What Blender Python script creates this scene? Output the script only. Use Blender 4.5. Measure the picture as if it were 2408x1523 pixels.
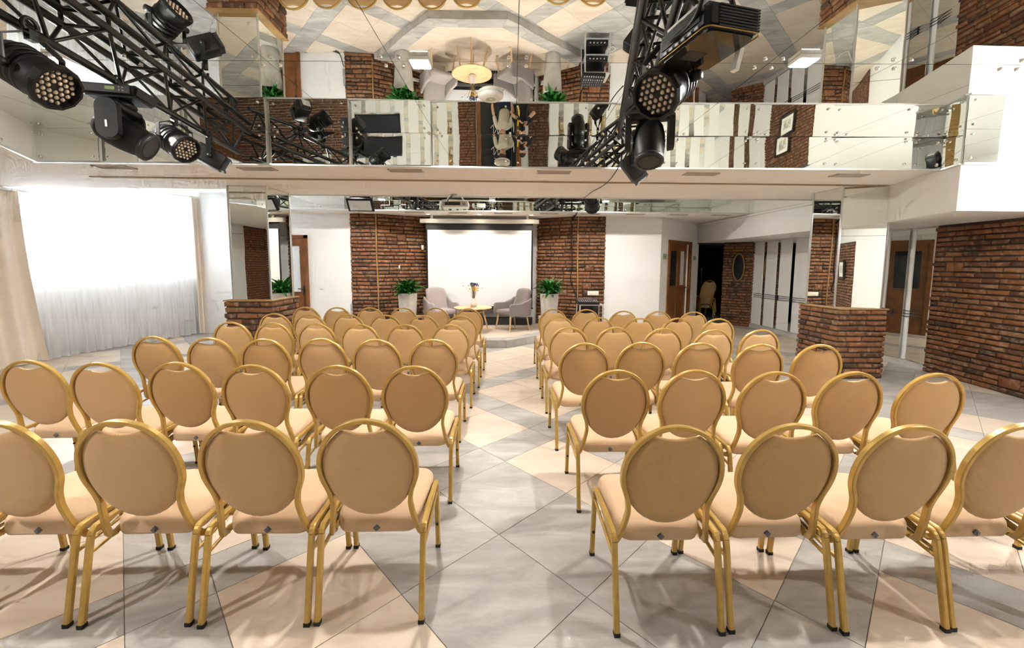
import bpy, bmesh, math, random
from mathutils import Vector, Matrix
random.seed(7)
PI = math.pi
scene = bpy.context.scene
COL = scene.collection
for o in list(bpy.data.objects):
    bpy.data.objects.remove(o)

# ------------------------------------------------------------------ camera
EYE = Vector((0.0, 0.0, 1.6))
PITCH, ROLL, YAW = 0.092, 0.0053, 0.028
fwd = Vector((math.sin(YAW)*math.cos(PITCH), math.cos(YAW)*math.cos(PITCH), -math.sin(PITCH)))
rt = Vector((math.cos(YAW), -math.sin(YAW), 0))
up = rt.cross(fwd)
r2 = rt*math.cos(ROLL) + up*math.sin(ROLL)
u2 = -rt*math.sin(ROLL) + up*math.cos(ROLL)
cd = bpy.data.cameras.new('camera')
cd.sensor_width = 36.0
cd.lens = 953.5/2408*36.0
cd.shift_y = (708.5-761.5)/2408
cd.clip_start = 0.02
cam = bpy.data.objects.new('camera', cd)
COL.objects.link(cam)
m = Matrix((r2, u2, -fwd)).transposed().to_4x4()
m.translation = EYE
cam.matrix_world = m
scene.camera = cam

# ------------------------------------------------------------------ world, exposure
LAMP = 490.0          # radiance of the square ceiling lamps
SPOT = 11.0           # watts of each recessed stage downlight
SKY = 9.0
w = bpy.data.worlds.new('overcast_sky')
scene.world = w
w.use_nodes = True
bg = w.node_tree.nodes['Background']
bg.inputs[0].default_value = (0.84, 0.92, 1.0, 1)
bg.inputs[1].default_value = SKY
vs = scene.view_settings
vs.view_transform = 'Standard'
vs.look = 'None'
vs.gamma = 1.0
vs.use_curve_mapping = False
vs.exposure = 1.58
cy = scene.cycles
cy.use_denoising = True
cy.use_adaptive_sampling = True
cy.adaptive_threshold = 0.14
cy.adaptive_min_samples = 12
cy.max_bounces = 9
cy.diffuse_bounces = 3
cy.glossy_bounces = 6
cy.transparent_max_bounces = 12
cy.sample_clamp_indirect = 12.0

# ------------------------------------------------------------------ materials
MAT = {}
def nm(name):
    mt = bpy.data.materials.new(name); mt.use_nodes = True
    MAT[name] = mt
    nt = mt.node_tree
    return mt, nt, nt.nodes['Principled BSDF']
def mat(name, col, rough=0.5, metal=0.0, spec=None, bump=0.0, bscale=60.0, vary=0.0, vscale=4.0, sheen=0.0):
    mt, nt, b = nm(name)
    b.inputs['Base Color'].default_value = (*col, 1)
    b.inputs['Roughness'].default_value = rough
    b.inputs['Metallic'].default_value = metal
    if spec is not None: b.inputs['Specular IOR Level'].default_value = spec
    if sheen: b.inputs['Sheen Weight'].default_value = sheen
    tc = nt.nodes.new('ShaderNodeTexCoord')
    if vary:
        n = nt.nodes.new('ShaderNodeTexNoise'); n.inputs['Scale'].default_value = vscale; n.inputs['Detail'].default_value = 4
        nt.links.new(tc.outputs['Object'], n.inputs['Vector'])
        r = nt.nodes.new('ShaderNodeValToRGB')
        r.color_ramp.elements[0].position = 0.3; r.color_ramp.elements[1].position = 0.7
        r.color_ramp.elements[0].color = (*[c*(1-vary) for c in col], 1)
        r.color_ramp.elements[1].color = (*[min(1, c*(1+vary)) for c in col], 1)
        nt.links.new(n.outputs['Fac'], r.inputs['Fac']); nt.links.new(r.outputs['Color'], b.inputs['Base Color'])
    if bump:
        n = nt.nodes.new('ShaderNodeTexNoise'); n.inputs['Scale'].default_value = bscale
        nt.links.new(tc.outputs['Object'], n.inputs['Vector'])
        bp = nt.nodes.new('ShaderNodeBump'); bp.inputs['Strength'].default_value = bump; bp.inputs['Distance'].default_value = 0.004
        nt.links.new(n.outputs['Fac'], bp.inputs['Height']); nt.links.new(bp.outputs['Normal'], b.inputs['Normal'])
    return mt
def emit(name, col, s):
    mt, nt, b = nm(name)
    b.inputs['Base Color'].default_value = (*col, 1)
    b.inputs['Emission Color'].default_value = (*col, 1)
    b.inputs['Emission Strength'].default_value = s
    return mt

mat('plaster', (0.82, 0.81, 0.79), 0.75, bump=0.05, bscale=90)
mat('soffit', (0.88, 0.84, 0.79), 0.8, bump=0.05, bscale=120)
mat('white_paint', (0.84, 0.83, 0.80), 0.45)
mat('alu', (0.75, 0.76, 0.76), 0.3, 0.9)
mat('chrome', (0.8, 0.8, 0.8), 0.12, 1.0)
mat('vent_grey', (0.50, 0.46, 0.41), 0.6)
mat('groove', (0.33, 0.24, 0.12), 0.7)
mat('black', (0.006, 0.006, 0.0065), 0.45, spec=0.35)
mat('black_gloss', (0.02, 0.014, 0.009), 0.06)
mat('black_metal', (0.008, 0.009, 0.008), 0.32, 0.0)
mat('dark_grey', (0.018, 0.019, 0.022), 0.45)
mat('grey_plastic', (0.33, 0.34, 0.36), 0.45)
mat('clip_grey', (0.12, 0.12, 0.13), 0.4)
mat('silver', (0.55, 0.54, 0.52), 0.35, 0.3)
mat('white_plastic', (0.80, 0.79, 0.75), 0.4)
mat('ivory', (0.78, 0.73, 0.62), 0.4)
mat('rubber', (0.01, 0.01, 0.01), 0.7)
mat('oak', (0.62, 0.42, 0.22), 0.45, vary=0.15, vscale=9)
mat('door_wood', (0.20, 0.075, 0.022), 0.32, vary=0.3, vscale=5)
mat('trim_wood', (0.34, 0.19, 0.06), 0.5, vary=0.2)
mat('mortar', (0.085, 0.066, 0.052), 0.95, bump=0.4, bscale=70)
mat('stone_grey', (0.42, 0.40, 0.37), 0.35, vary=0.16, vscale=5)
mat('stone_base', (0.52, 0.50, 0.46), 0.4, vary=0.14, vscale=5)
mat('concrete', (0.45, 0.42, 0.38), 0.6, vary=0.12, vscale=7, bump=0.1)
mat('curtain', (0.86, 0.75, 0.63), 0.85, sheen=0.3, bump=0.1, bscale=300)
mat('fabric_grey', (0.175, 0.145, 0.13), 0.95, sheen=0.4, bump=0.5, bscale=420, vary=0.1, vscale=60)
mat('fabric_grey_light', (0.33, 0.285, 0.27), 0.95, sheen=0.4, bump=0.5, bscale=420, vary=0.1, vscale=60)
mat('vase', (0.62, 0.53, 0.48), 0.5)
mat('leaf', (0.022, 0.12, 0.018), 0.35, vary=0.5, vscale=12)
mat('stem', (0.30, 0.22, 0.07), 0.8)
mat('blossom_yellow', (0.72, 0.40, 0.03), 0.8)
mat('blossom_blue', (0.025, 0.03, 0.10), 0.8)
mat('soil', (0.03, 0.02, 0.012), 0.95)
mat('screen', (0.70, 0.70, 0.71), 0.7)
mat('skin', (0.56, 0.30, 0.19), 0.55)
mat('hair', (0.02, 0.012, 0.008), 0.6)
mat('cloth_black', (0.012, 0.012, 0.014), 0.9)
mat('cloth_navy', (0.03, 0.04, 0.07), 0.9)
mat('cloth_beige', (0.60, 0.53, 0.42), 0.9, bump=0.2, bscale=30)
mat('yellow', (0.75, 0.50, 0.03), 0.6)
mat('red', (0.45, 0.04, 0.03), 0.5)
mat('gold_frame', (0.34, 0.21, 0.05), 0.35, 0.7)
mat('picture', (0.55, 0.52, 0.46), 0.8, vary=0.6, vscale=20)
mat('paper', (0.83, 0.80, 0.72), 0.8)
mat('sign_green', (0.42, 0.50, 0.34), 0.5)
mat('corridor_shade', (0.05, 0.045, 0.04), 0.8)  # the unlit corridor's shade is put into this wall colour
mat('led_lens', (0.70, 0.58, 0.45), 0.15, 0.4)
mat('lcd', (0.30, 0.42, 0.08), 0.3)
mat('radiator', (0.80, 0.79, 0.76), 0.4)
emit('lamp_glow', (1.0, 0.955, 0.90), LAMP)
emit('downlight_glow', (1.0, 0.86, 0.68), 30.0)

# mirror with a faint green body tint and a slight waviness
mt, nt, b = nm('mirror')
b.inputs['Base Color'].default_value = (0.86, 0.885, 0.85, 1); b.inputs['Metallic'].default_value = 1; b.inputs['Roughness'].default_value = 0.0
tc = nt.nodes.new('ShaderNodeNewGeometry'); n = nt.nodes.new('ShaderNodeTexNoise'); n.inputs['Scale'].default_value = 1.6; n.inputs['Detail'].default_value = 1
nt.links.new(tc.outputs['Position'], n.inputs['Vector'])
bp = nt.nodes.new('ShaderNodeBump'); bp.inputs['Strength'].default_value = 0.10; bp.inputs['Distance'].default_value = 0.010
nt.links.new(n.outputs['Fac'], bp.inputs['Height']); nt.links.new(bp.outputs['Normal'], b.inputs['Normal'])
# clear glass
mt, nt, b = nm('glass')
nt.nodes.remove(b)
out = nt.nodes['Material Output']
tr = nt.nodes.new('ShaderNodeBsdfTransparent'); gl = nt.nodes.new('ShaderNodeBsdfGlossy'); gl.inputs['Roughness'].default_value = 0.02
mx = nt.nodes.new('ShaderNodeMixShader'); mx.inputs[0].default_value = 0.08
nt.links.new(tr.outputs[0], mx.inputs[1]); nt.links.new(gl.outputs[0], mx.inputs[2]); nt.links.new(mx.outputs[0], out.inputs[0])
# dark smoked glass of the entrance door
mat('glass_dark', (0.012, 0.016, 0.022), 0.05)
mat('glass_frost', (0.62, 0.66, 0.68), 0.35)
# sheer curtain
mt, nt, b = nm('sheer')
nt.nodes.remove(b)
out = nt.nodes['Material Output']
tr = nt.nodes.new('ShaderNodeBsdfTransparent'); df = nt.nodes.new('ShaderNodeBsdfDiffuse'); tl = nt.nodes.new('ShaderNodeBsdfTranslucent')
for x in (df, tl): x.inputs[0].default_value = (0.97, 0.97, 0.975, 1)
m1 = nt.nodes.new('ShaderNodeMixShader'); m1.inputs[0].default_value = 0.5
m2 = nt.nodes.new('ShaderNodeMixShader'); m2.inputs[0].default_value = 0.72
nt.links.new(df.outputs[0], m1.inputs[1]); nt.links.new(tl.outputs[0], m1.inputs[2])
nt.links.new(tr.outputs[0], m2.inputs[1]); nt.links.new(m1.outputs[0], m2.inputs[2]); nt.links.new(m2.outputs[0], out.inputs[0])
# brick: each piece takes its own shade
mt, nt, b = nm('brick')
oi = nt.nodes.new('ShaderNodeObjectInfo'); tc = nt.nodes.new('ShaderNodeTexCoord')
rp = nt.nodes.new('ShaderNodeValToRGB'); cr = rp.color_ramp
cols = [(0.0, (0.055, 0.028, 0.014)), (0.2, (0.135, 0.050, 0.018)), (0.45, (0.20, 0.070, 0.023)), (0.65, (0.16, 0.070, 0.028)), (0.85, (0.25, 0.092, 0.029)), (1.0, (0.17, 0.10, 0.05))]
cr.elements[0].position = 0; cr.elements[0].color = (*cols[0][1], 1)
cr.elements[1].position = 1; cr.elements[1].color = (*cols[-1][1], 1)
for p, c in cols[1:-1]:
    e = cr.elements.new(p); e.color = (*c, 1)
nt.links.new(oi.outputs['Random'], rp.inputs['Fac'])
n = nt.nodes.new('ShaderNodeTexNoise'); n.inputs['Scale'].default_value = 14; n.inputs['Detail'].default_value = 6
va = nt.nodes.new('ShaderNodeVectorMath'); va.operation = 'ADD'
nt.links.new(tc.outputs['Object'], va.inputs[0]); nt.links.new(oi.outputs['Location'], va.inputs[1]); nt.links.new(va.outputs[0], n.inputs['Vector'])
mxr = nt.nodes.new('ShaderNodeMixRGB'); mxr.blend_type = 'MIX'; mxr.inputs[2].default_value = (0.36, 0.235, 0.15, 1)
mr = nt.nodes.new('ShaderNodeMapRange'); mr.inputs[1].default_value = 0.50; mr.inputs[2].default_value = 0.74; mr.inputs[3].default_value = 0; mr.inputs[4].default_value = 0.75
nt.links.new(n.outputs['Fac'], mr.inputs[0]); nt.links.new(mr.outputs[0], mxr.inputs[0]); nt.links.new(rp.outputs['Color'], mxr.inputs[1])
nt.links.new(mxr.outputs[0], b.inputs['Base Color']); b.inputs['Roughness'].default_value = 0.75
bp = nt.nodes.new('ShaderNodeBump'); bp.inputs['Strength'].default_value = 0.8; bp.inputs['Distance'].default_value = 0.01
nt.links.new(n.outputs['Fac'], bp.inputs['Height']); nt.links.new(bp.outputs['Normal'], b.inputs['Normal'])
# chair fabric with a woven twill relief, each piece a little different in tone
def fabric(name, c0, c1, scale=330):
    mt, nt, b = nm(name)
    oi = nt.nodes.new('ShaderNodeObjectInfo'); tc = nt.nodes.new('ShaderNodeTexCoord')
    rp = nt.nodes.new('ShaderNodeMixRGB'); rp.inputs[1].default_value = (*c0, 1); rp.inputs[2].default_value = (*c1, 1)
    nt.links.new(oi.outputs['Random'], rp.inputs[0])
    nt.links.new(rp.outputs[0], b.inputs['Base Color'])
    b.inputs['Roughness'].default_value = 0.85; b.inputs['Sheen Weight'].default_value = 0.25; b.inputs['Specular IOR Level'].default_value = 0.2
    wv = nt.nodes.new('ShaderNodeTexWave'); wv.wave_type = 'BANDS'; wv.bands_direction = 'DIAGONAL'; wv.inputs['Scale'].default_value = scale; wv.inputs['Distortion'].default_value = 1.5
    nt.links.new(tc.outputs['Object'], wv.inputs['Vector'])
    bp = nt.nodes.new('ShaderNodeBump'); bp.inputs['Strength'].default_value = 0.35; bp.inputs['Distance'].default_value = 0.002
    nt.links.new(wv.outputs['Fac'], bp.inputs['Height']); nt.links.new(bp.outputs['Normal'], b.inputs['Normal'])
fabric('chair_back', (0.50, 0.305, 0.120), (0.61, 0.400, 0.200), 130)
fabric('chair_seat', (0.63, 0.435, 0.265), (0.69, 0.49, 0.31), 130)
mat('gold', (0.52, 0.335, 0.090), 0.30, 0.35, vary=0.12, vscale=20)
# stone floor tiles
def tilemat(name, c0, c1, c2):
    mt, nt, b = nm(name)
    oi = nt.nodes.new('ShaderNodeObjectInfo'); ge = nt.nodes.new('ShaderNodeNewGeometry')
    mp = nt.nodes.new('ShaderNodeMapping'); mp.inputs['Rotation'].default_value = (0, 0, 0.5); mp.inputs['Scale'].default_value = (1.0, 3.2, 1)
    nt.links.new(ge.outputs['Position'], mp.inputs['Vector'])
    va = nt.nodes.new('ShaderNodeVectorMath'); va.operation = 'ADD'
    ml = nt.nodes.new('ShaderNodeMath'); ml.operation = 'MULTIPLY'; ml.inputs[1].default_value = 37.0
    nt.links.new(oi.outputs['Random'], ml.inputs[0]); nt.links.new(mp.outputs[0], va.inputs[0]); nt.links.new(ml.outputs[0], va.inputs[1])
    n = nt.nodes.new('ShaderNodeTexNoise'); n.inputs['Scale'].default_value = 1.6; n.inputs['Detail'].default_value = 8; n.inputs['Roughness'].default_value = 0.62; n.inputs['Distortion'].default_value = 0.9
    nt.links.new(va.outputs[0], n.inputs['Vector'])
    rp = nt.nodes.new('ShaderNodeValToRGB'); cr = rp.color_ramp
    cr.elements[0].position = 0.30; cr.elements[0].color = (*c0, 1); cr.elements[1].position = 0.72; cr.elements[1].color = (*c2, 1)
    e = cr.elements.new(0.5); e.color = (*c1, 1)
    nt.links.new(n.outputs['Fac'], rp.inputs['Fac']); nt.links.new(rp.outputs[0], b.inputs['Base Color'])
    b.inputs['Roughness'].default_value = 0.38; b.inputs['Specular IOR Level'].default_value = 0.35
tilemat('tile_beige', (0.57, 0.465, 0.365), (0.63, 0.53, 0.425), (0.70, 0.61, 0.51))
tilemat('tile_grey', (0.30, 0.280, 0.26), (0.40, 0.378, 0.352), (0.56, 0.53, 0.49))
mat('grout', (0.30, 0.27, 0.24), 0.9)

# ------------------------------------------------------------------ mesh helpers
class MB:
    def __init__(s): s.v = []; s.f = []; s.sm = []
    def add(s, vs, fs, smooth=False):
        k = len(s.v); s.v += [tuple(p) for p in vs]
        s.f += [tuple(i+k for i in f) for f in fs]; s.sm += [smooth]*len(fs); return s
    def box(s, c, d, M=None):
        hx, hy, hz = d[0]/2, d[1]/2, d[2]/2
        vs = [Vector((x*hx, y*hy, z*hz)) for x in (-1, 1) for y in (-1, 1) for z in (-1, 1)]
        if M: vs = [M @ p for p in vs]
        vs = [p+Vector(c) for p in vs]
        return s.add(vs, [(0, 1, 3, 2), (4, 6, 7, 5), (0, 4, 5, 1), (2, 3, 7, 6), (0, 2, 6, 4), (1, 5, 7, 3)])
    def b2(s, lo, hi):
        return s.box([(a+b)/2 for a, b in zip(lo, hi)], [b-a for a, b in zip(lo, hi)])
    def rbox(s, c, d, r=0.01, M=None, seg=2):
        bm = bmesh.new(); bmesh.ops.create_cube(bm, size=1)
        for v in bm.verts: v.co = Vector((v.co.x*d[0], v.co.y*d[1], v.co.z*d[2]))
        bmesh.ops.bevel(bm, geom=bm.edges[:], offset=min(r, min(d)*0.49), segments=seg, affect='EDGES', profile=0.5)
        return s.bm(bm, c, M, True)
    def bm(s, bm, c=(0, 0, 0), M=None, smooth=False):
        bm.verts.index_update()
        vs = [(M @ v.co if M else v.co.copy())+Vector(c) for v in bm.verts]
        fs = [tuple(v.index for v in f.verts) for f in bm.faces]; bm.free()
        return s.add(vs, fs, smooth)
    def prism(s, poly, z0, z1):
        n = len(poly)
        a = sum(poly[i][0]*poly[(i+1) % n][1]-poly[(i+1) % n][0]*poly[i][1] for i in range(n))
        if a < 0: poly = poly[::-1]
        vs = [(p[0], p[1], z0) for p in poly]+[(p[0], p[1], z1) for p in poly]
        return s.add(vs, [tuple(range(n-1, -1, -1)), tuple(range(n, 2*n))]+[(i, (i+1) % n, n+(i+1) % n, n+i) for i in range(n)])
    def tube(s, pts, r, seg=8, closed=False, prof=None, caps=True, smooth=True, upv=None):
        pts = [Vector(p) for p in pts]; n = len(pts)
        if prof is None:
            prof = [(math.cos(2*PI*i/seg), math.sin(2*PI*i/seg)) for i in range(seg)]
        k = len(prof); vs = []; N = None
        for i, p in enumerate(pts):
            a = pts[(i-1) % n] if (closed or i > 0) else p
            c = pts[(i+1) % n] if (closed or i < n-1) else p
            t = (c-a).normalized()
            if upv is not None:
                N = Vector(upv); N = (N-t*N.dot(t)).normalized()
            elif N is None:
                N = t.orthogonal().normalized()
            else:
                N = (N-t*N.dot(t)).normalized()
            B = t.cross(N)
            rr = r[i] if isinstance(r, (list, tuple)) else r
            # widen at bends so the section keeps its size
            vs += [p+N*(q[0]*rr)+B*(q[1]*rr) for q in prof]
        fs = []
        m = n if closed else n-1
        for i in range(m):
            for j in range(k):
                fs.append((i*k+j, i*k+(j+1) % k, ((i+1) % n)*k+(j+1) % k, ((i+1) % n)*k+j))
        s.add(vs, fs, smooth)
        if caps and not closed:
            s.add(vs[:k], [tuple(range(k-1, -1, -1))]); s.add(vs[-k:], [tuple(range(k))])
        return s
    def lathe(s, prof, seg=20, c=(0, 0, 0), M=None, smooth=True):
        vs = []; k = len(prof)
        for i in range(seg):
            a = 2*PI*i/seg
            for r, z in prof:
                p = Vector((r*math.cos(a), r*math.sin(a), z)); vs.append((M @ p if M else p)+Vector(c))
        fs = []
        for i in range(seg):
            j = (i+1) % seg
            for q in range(k-1):
                fs.append((i*k+q, j*k+q, j*k+q+1, i*k+q+1))
        s.add(vs, fs, smooth)
        for q, rev in ((0, True), (k-1, False)):
            if prof[q][0] > 1e-5:
                f = [i*k+q for i in range(seg)]
                s.add([vs[i] for i in f], [tuple(range(seg))[::-1] if rev else tuple(range(seg))])
        return s
    def ball(s, c, r, seg=8, sc=(1, 1, 1), M=None):
        bm = bmesh.new(); bmesh.ops.create_uvsphere(bm, u_segments=seg, v_segments=max(4, seg-2), radius=r)
        for v in bm.verts: v.co = Vector((v.co.x*sc[0], v.co.y*sc[1], v.co.z*sc[2]))
        return s.bm(bm, c, M, True)
    def mesh(s, name):
        me = bpy.data.meshes.new(name); me.from_pydata(s.v, [], s.f); me.update()
        me.polygons.foreach_set('use_smooth', s.sm)
        return me
    def build(s, name, mt=None, parent=None, loc=None, rot=None, sub=0):
        return link(s.mesh(name), name, mt, parent, loc, rot, sub)
def link(me, name, mt=None, parent=None, loc=None, rot=None, sub=0):
    if mt and not me.materials: me.materials.append(MAT[mt])
    o = bpy.data.objects.new(name, me); COL.objects.link(o)
    if parent: o.parent = parent
    if loc is not None: o.location = loc
    if rot is not None: o.rotation_euler = rot
    if sub:
        md = o.modifiers.new('Subdivision', 'SUBSURF'); md.levels = sub; md.render_levels = sub
    return o
def thing(name, label, cat, loc=(0, 0, 0), rz=0.0, group=None):
    o = bpy.data.objects.new(name, None); COL.objects.link(o); o.empty_display_size = 0.1
    o.location = loc; o.rotation_euler = (0, 0, rz)
    return tag(o, label, cat, group)
def tag(o, label, cat, group=None):
    o['label'] = label; o['category'] = cat
    if group: o['group'] = group
    return o
def struct(o, label=None):
    o['kind'] = 'structure'
    if label: o['label'] = label
    return o
def stuff(o):
    o['kind'] = 'stuff'; return o
def look(d, upv=(0, 0, 1)):
    # matrix that turns local +Z onto d
    d = Vector(d).normalized(); u = Vector(upv)
    if abs(d.dot(u)) > 0.98: u = Vector((0, 1, 0))
    x = u.cross(d).normalized(); y = d.cross(x)
    return Matrix((x, y, d)).transposed()
def copytree(o, parent=None):
    c = o.copy(); COL.objects.link(c); c.parent = parent
    for ch in KIDS.get(o.name, []): copytree(ch, c)
    return c
KIDS = {}
def index_kids(root):
    # children lists of one finished thing, used by copytree
    todo = [root]
    while todo:
        p = todo.pop(); KIDS[p.name] = [o for o in COL.objects if o.parent == p]; todo += KIDS[p.name]
def rrect(w, d, r, n=4):
    pts = []
    for cx, cy, a0 in ((w/2-r, d/2-r, 0), (-w/2+r, d/2-r, PI/2), (-w/2+r, -d/2+r, PI), (w/2-r, -d/2+r, 1.5*PI)):
        for i in range(n+1):
            a = a0+PI/2*i/n; pts.append((cx+r*math.cos(a), cy+r*math.sin(a)))
    return pts
def smoothpath(pts, n=6):
    # Catmull-Rom through the points
    P = [Vector(p) for p in pts]; out = []
    for i in range(len(P)-1):
        a = P[max(i-1, 0)]; b = P[i]; c = P[i+1]; d = P[min(i+2, len(P)-1)]
        for k in range(n):
            t = k/n
            out.append(0.5*((2*b)+(c-a)*t+(2*a-5*b+4*c-d)*t*t+(-a+3*b-3*c+d)*t**3))
    out.append(P[-1]); return out

ZS, HC = 2.70, 3.055
YB = -1.6                       # wall behind the photographer
# ------------------------------------------------------------------ FLOOR
floor = struct(MB().b2((-8.6, YB-0.3, -0.12), (8.2, 14.3, -0.004)).build('floor', 'grout'), 'polished floor of beige and grey stone tiles laid diagonally')
TA = -0.8313
e1 = Vector((math.cos(TA), math.sin(TA))); e2 = Vector((-math.sin(TA), math.cos(TA)))
def fill(stripes, lo, hi, t=0.632):
    # stripes: (start, end, kind); gaps are cut into whole tiles -> list (a, b, kind)
    out = []; pos = lo
    for a, b_, k in stripes+[(hi, hi, '')]:
        if a > pos+0.02:
            n = max(1, round((a-pos)/t))
            for i in range(n): out.append((pos+(a-pos)*i/n, pos+(a-pos)*(i+1)/n, 'c'))
        if k == 'w':
            out += [(a, (a+b_)/2, 'w'), ((a+b_)/2, b_, 'w')]
        elif k: out.append((a, b_, 't'))
        pos = b_
    return out
ust = [(a, a+0.33, 't') for a in (-15.4, -13.8, -12.2, -10.6, -9.05, -7.44, -5.84, -4.24, -2.645, -0.42, 1.5, 3.1, 4.7, 6.3)]
vst = []
for k in range(-2, 4):
    o_ = 5.66*k
    vst += [(-0.08+o_, 0.245+o_, 't'), (0.89+o_, 2.165+o_, 'w'), (2.79+o_, 3.13+o_, 't')]
U = fill(ust, -16.6, 7.2); V = fill(vst, -9.0, 16.0)
tiles = []
for ua, ub, uk in U:
    for va_, vb, vk in V:
        cx = e1*(ua+ub)/2+e2*(va_+vb)/2
        if not (-8.0 < cx.x < 8.0 and YB-0.2 < cx.y < 14.1): continue
        if cx.y > 9.6 and cx.x < 3.2: continue
        grey = uk == 't' or vk in 'tw'
        d_ = max(0.6, cx.y)
        seen = cx.y > 1.2 and abs(cx.x) < 1.3*cx.y+0.6
        tiles.append(((ub-ua)*(vb-va_)/(d_**3) if seen else 0, cx, ub-ua, vb-va_, grey))
tiles.sort(key=lambda t: -t[0])
cache = {}
rest = {True: MB(), False: MB()}
Mz = Matrix.Rotation(TA, 3, 'Z')
for i, (a, cx, du, dv, grey) in enumerate(tiles):
    if i < 300 and a > 0:
        key = (round(du, 3), round(dv, 3), grey)
        if key not in cache:
            me = MB().box((0, 0, -0.006), (du-0.004, dv-0.004, 0.012)).mesh('tile'); me.materials.append(MAT['tile_grey' if grey else 'tile_beige']); cache[key] = me
        link(cache[key], 'tile', None, floor, (cx.x, cx.y, 0), (0, 0, TA))
    else:
        rest[grey].box((cx.x, cx.y, -0.006), (du-0.004, dv-0.004, 0.012), Mz)
for g in rest: stuff(rest[g].build('tile_field', 'tile_grey' if g else 'tile_beige', floor))

# ------------------------------------------------------------------ BRICKWORK
def brick_mesh(L, H, seed):
    rnd = random.Random(seed)
    nx, nz = (4, 3); D = 0.03
    vs = []; fs = []
    for j in range(nz+1):
        for i in range(nx+1):
            edge = (i in (0, nx)) or (j in (0, nz))
            tx = (0, 0.05, 0.5, 0.95, 1)[i]; tz = (0, 0.16, 0.84, 1)[j]
            y = -D+(0.006 if edge else 0)+rnd.uniform(-0.003, 0.003)
            if (i in (0, nx)) and (j in (0, nz)): y += 0.005
            vs.append(((tx-0.5)*L+rnd.uniform(-0.004, 0.004), y, (tz-0.5)*H+rnd.uniform(-0.003, 0.003)))
    W = nx+1
    for j in range(nz):
        for i in range(nx): fs.append((j*W+i, j*W+i+1, (j+1)*W+i+1, (j+1)*W+i))
    ring = [i for i in range(W)]+[j*W+nx for j in range(1, nz+1)]+[nz*W+i for i in range(nx-1, -1, -1)]+[j*W for j in range(nz-1, 0, -1)]
    k = len(vs)
    vs += [(vs[q][0], 0.012, vs[q][2]) for q in ring]
    n = len(ring)
    for q in range(n): fs.append((ring[q], k+q, k+(q+1) % n, ring[(q+1) % n]))
    m_ = MB().add(vs, fs, True)
    return m_
BH, BJ = 0.055, 0.0185
BL = [0.11, 0.15, 0.19, 0.22, 0.25, 0.28]
BM = {}
for L in BL:
    for s_ in range(3):
        me = brick_mesh(L, BH, int(L*1000)+s_).mesh('brick'); me.materials.append(MAT['brick']); BM[(L, s_)] = me
for s_ in range(3):
    me = brick_mesh(0.21, BH*2+BJ, 900+s_).mesh('brick_block'); me.materials.append(MAT['brick']); BM[('big', s_)] = me
def lay(parent, p0, p1, z0, z1, limit=None, seed=0, name='brick', overhang=True, joined=None, course=BH+BJ):
    """lay bricks on the face from p0 to p1 (plan points); outside is to the right of p0->p1"""
    rnd = random.Random(seed)
    p0 = Vector((*p0, 0)); p1 = Vector((*p1, 0)); L = (p1-p0).length; d = (p1-p0)/L; ang = math.atan2(d.y, d.x)
    nc = int(round((z1-z0)/course)); ch = (z1-z0)/nc; cnt = 0
    blocked = {}
    for c in range(nc):
        z = z0+ch*(c+0.5); x = -rnd.uniform(0, 0.012) if overhang else 0
        end = L+(rnd.uniform(0, 0.012) if overhang else 0)
        first = True
        spans = sorted(blocked.get(c, []))
        while x < end-0.02:
            sp = next((s for s in spans if s[0] <= x+0.03 < s[1]), None)
            if sp: x = sp[1]+BJ; continue
            nxt = min([s[0]-BJ for s in spans if s[0] > x+0.03]+[end])
            room = nxt-x
            if first and rnd.random() < 0.5: l = rnd.choice((0.11, 0.15))
            else: l = rnd.choice(BL[2:])
            first = False
            if room < l+0.09: l = room
            if l < 0.04: x = nxt+BJ; continue
            big = (l > 0.17 and l < 0.26 and c < nc-1 and rnd.random() < 0.03)
            if big:
                me = BM[('big', rnd.randrange(3))]; sx = l/0.21; zz = z+ch/2; blocked.setdefault(c+1, []).append((x, x+l))
            else:
                bl = min(BL, key=lambda q: abs(q-l)); me = BM[(bl, rnd.randrange(3))]; sx = l/bl; zz = z
            ctr = p0+d*(x+l/2)
            if joined is not None:
                Mr = Matrix.Rotation(ang, 3, 'Z'); sh = rnd.random()
                joined.add([Mr @ Vector((v.co.x*sx, v.co.y, v.co.z))+Vector((ctr.x, ctr.y, zz)) for v in me.vertices], [tuple(p.vertices) for p in me.polygons], True)
            else:
                o = link(me, name, None, parent, (ctr.x, ctr.y, zz), (rnd.uniform(-0.02, 0.02), 0, ang))
                o.scale = (sx, 1+rnd.uniform(-0.2, 0.35), ch/(BH+BJ))
            cnt += 1
            x += l+BJ
    return cnt
def wallface(name, p0, p1, z0, z1, mt, th=0.12, label=None):
    """wall slab behind the line p0->p1 (room side is to the right of p0->p1)"""
    a = Vector(p0); b_ = Vector(p1); d = (b_-a).normalized(); nrm = Vector((-d.y, d.x))
    return struct(MB().prism([a, b_, b_+nrm*th, a+nrm*th], z0, z1).build(name, mt), label)

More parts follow.
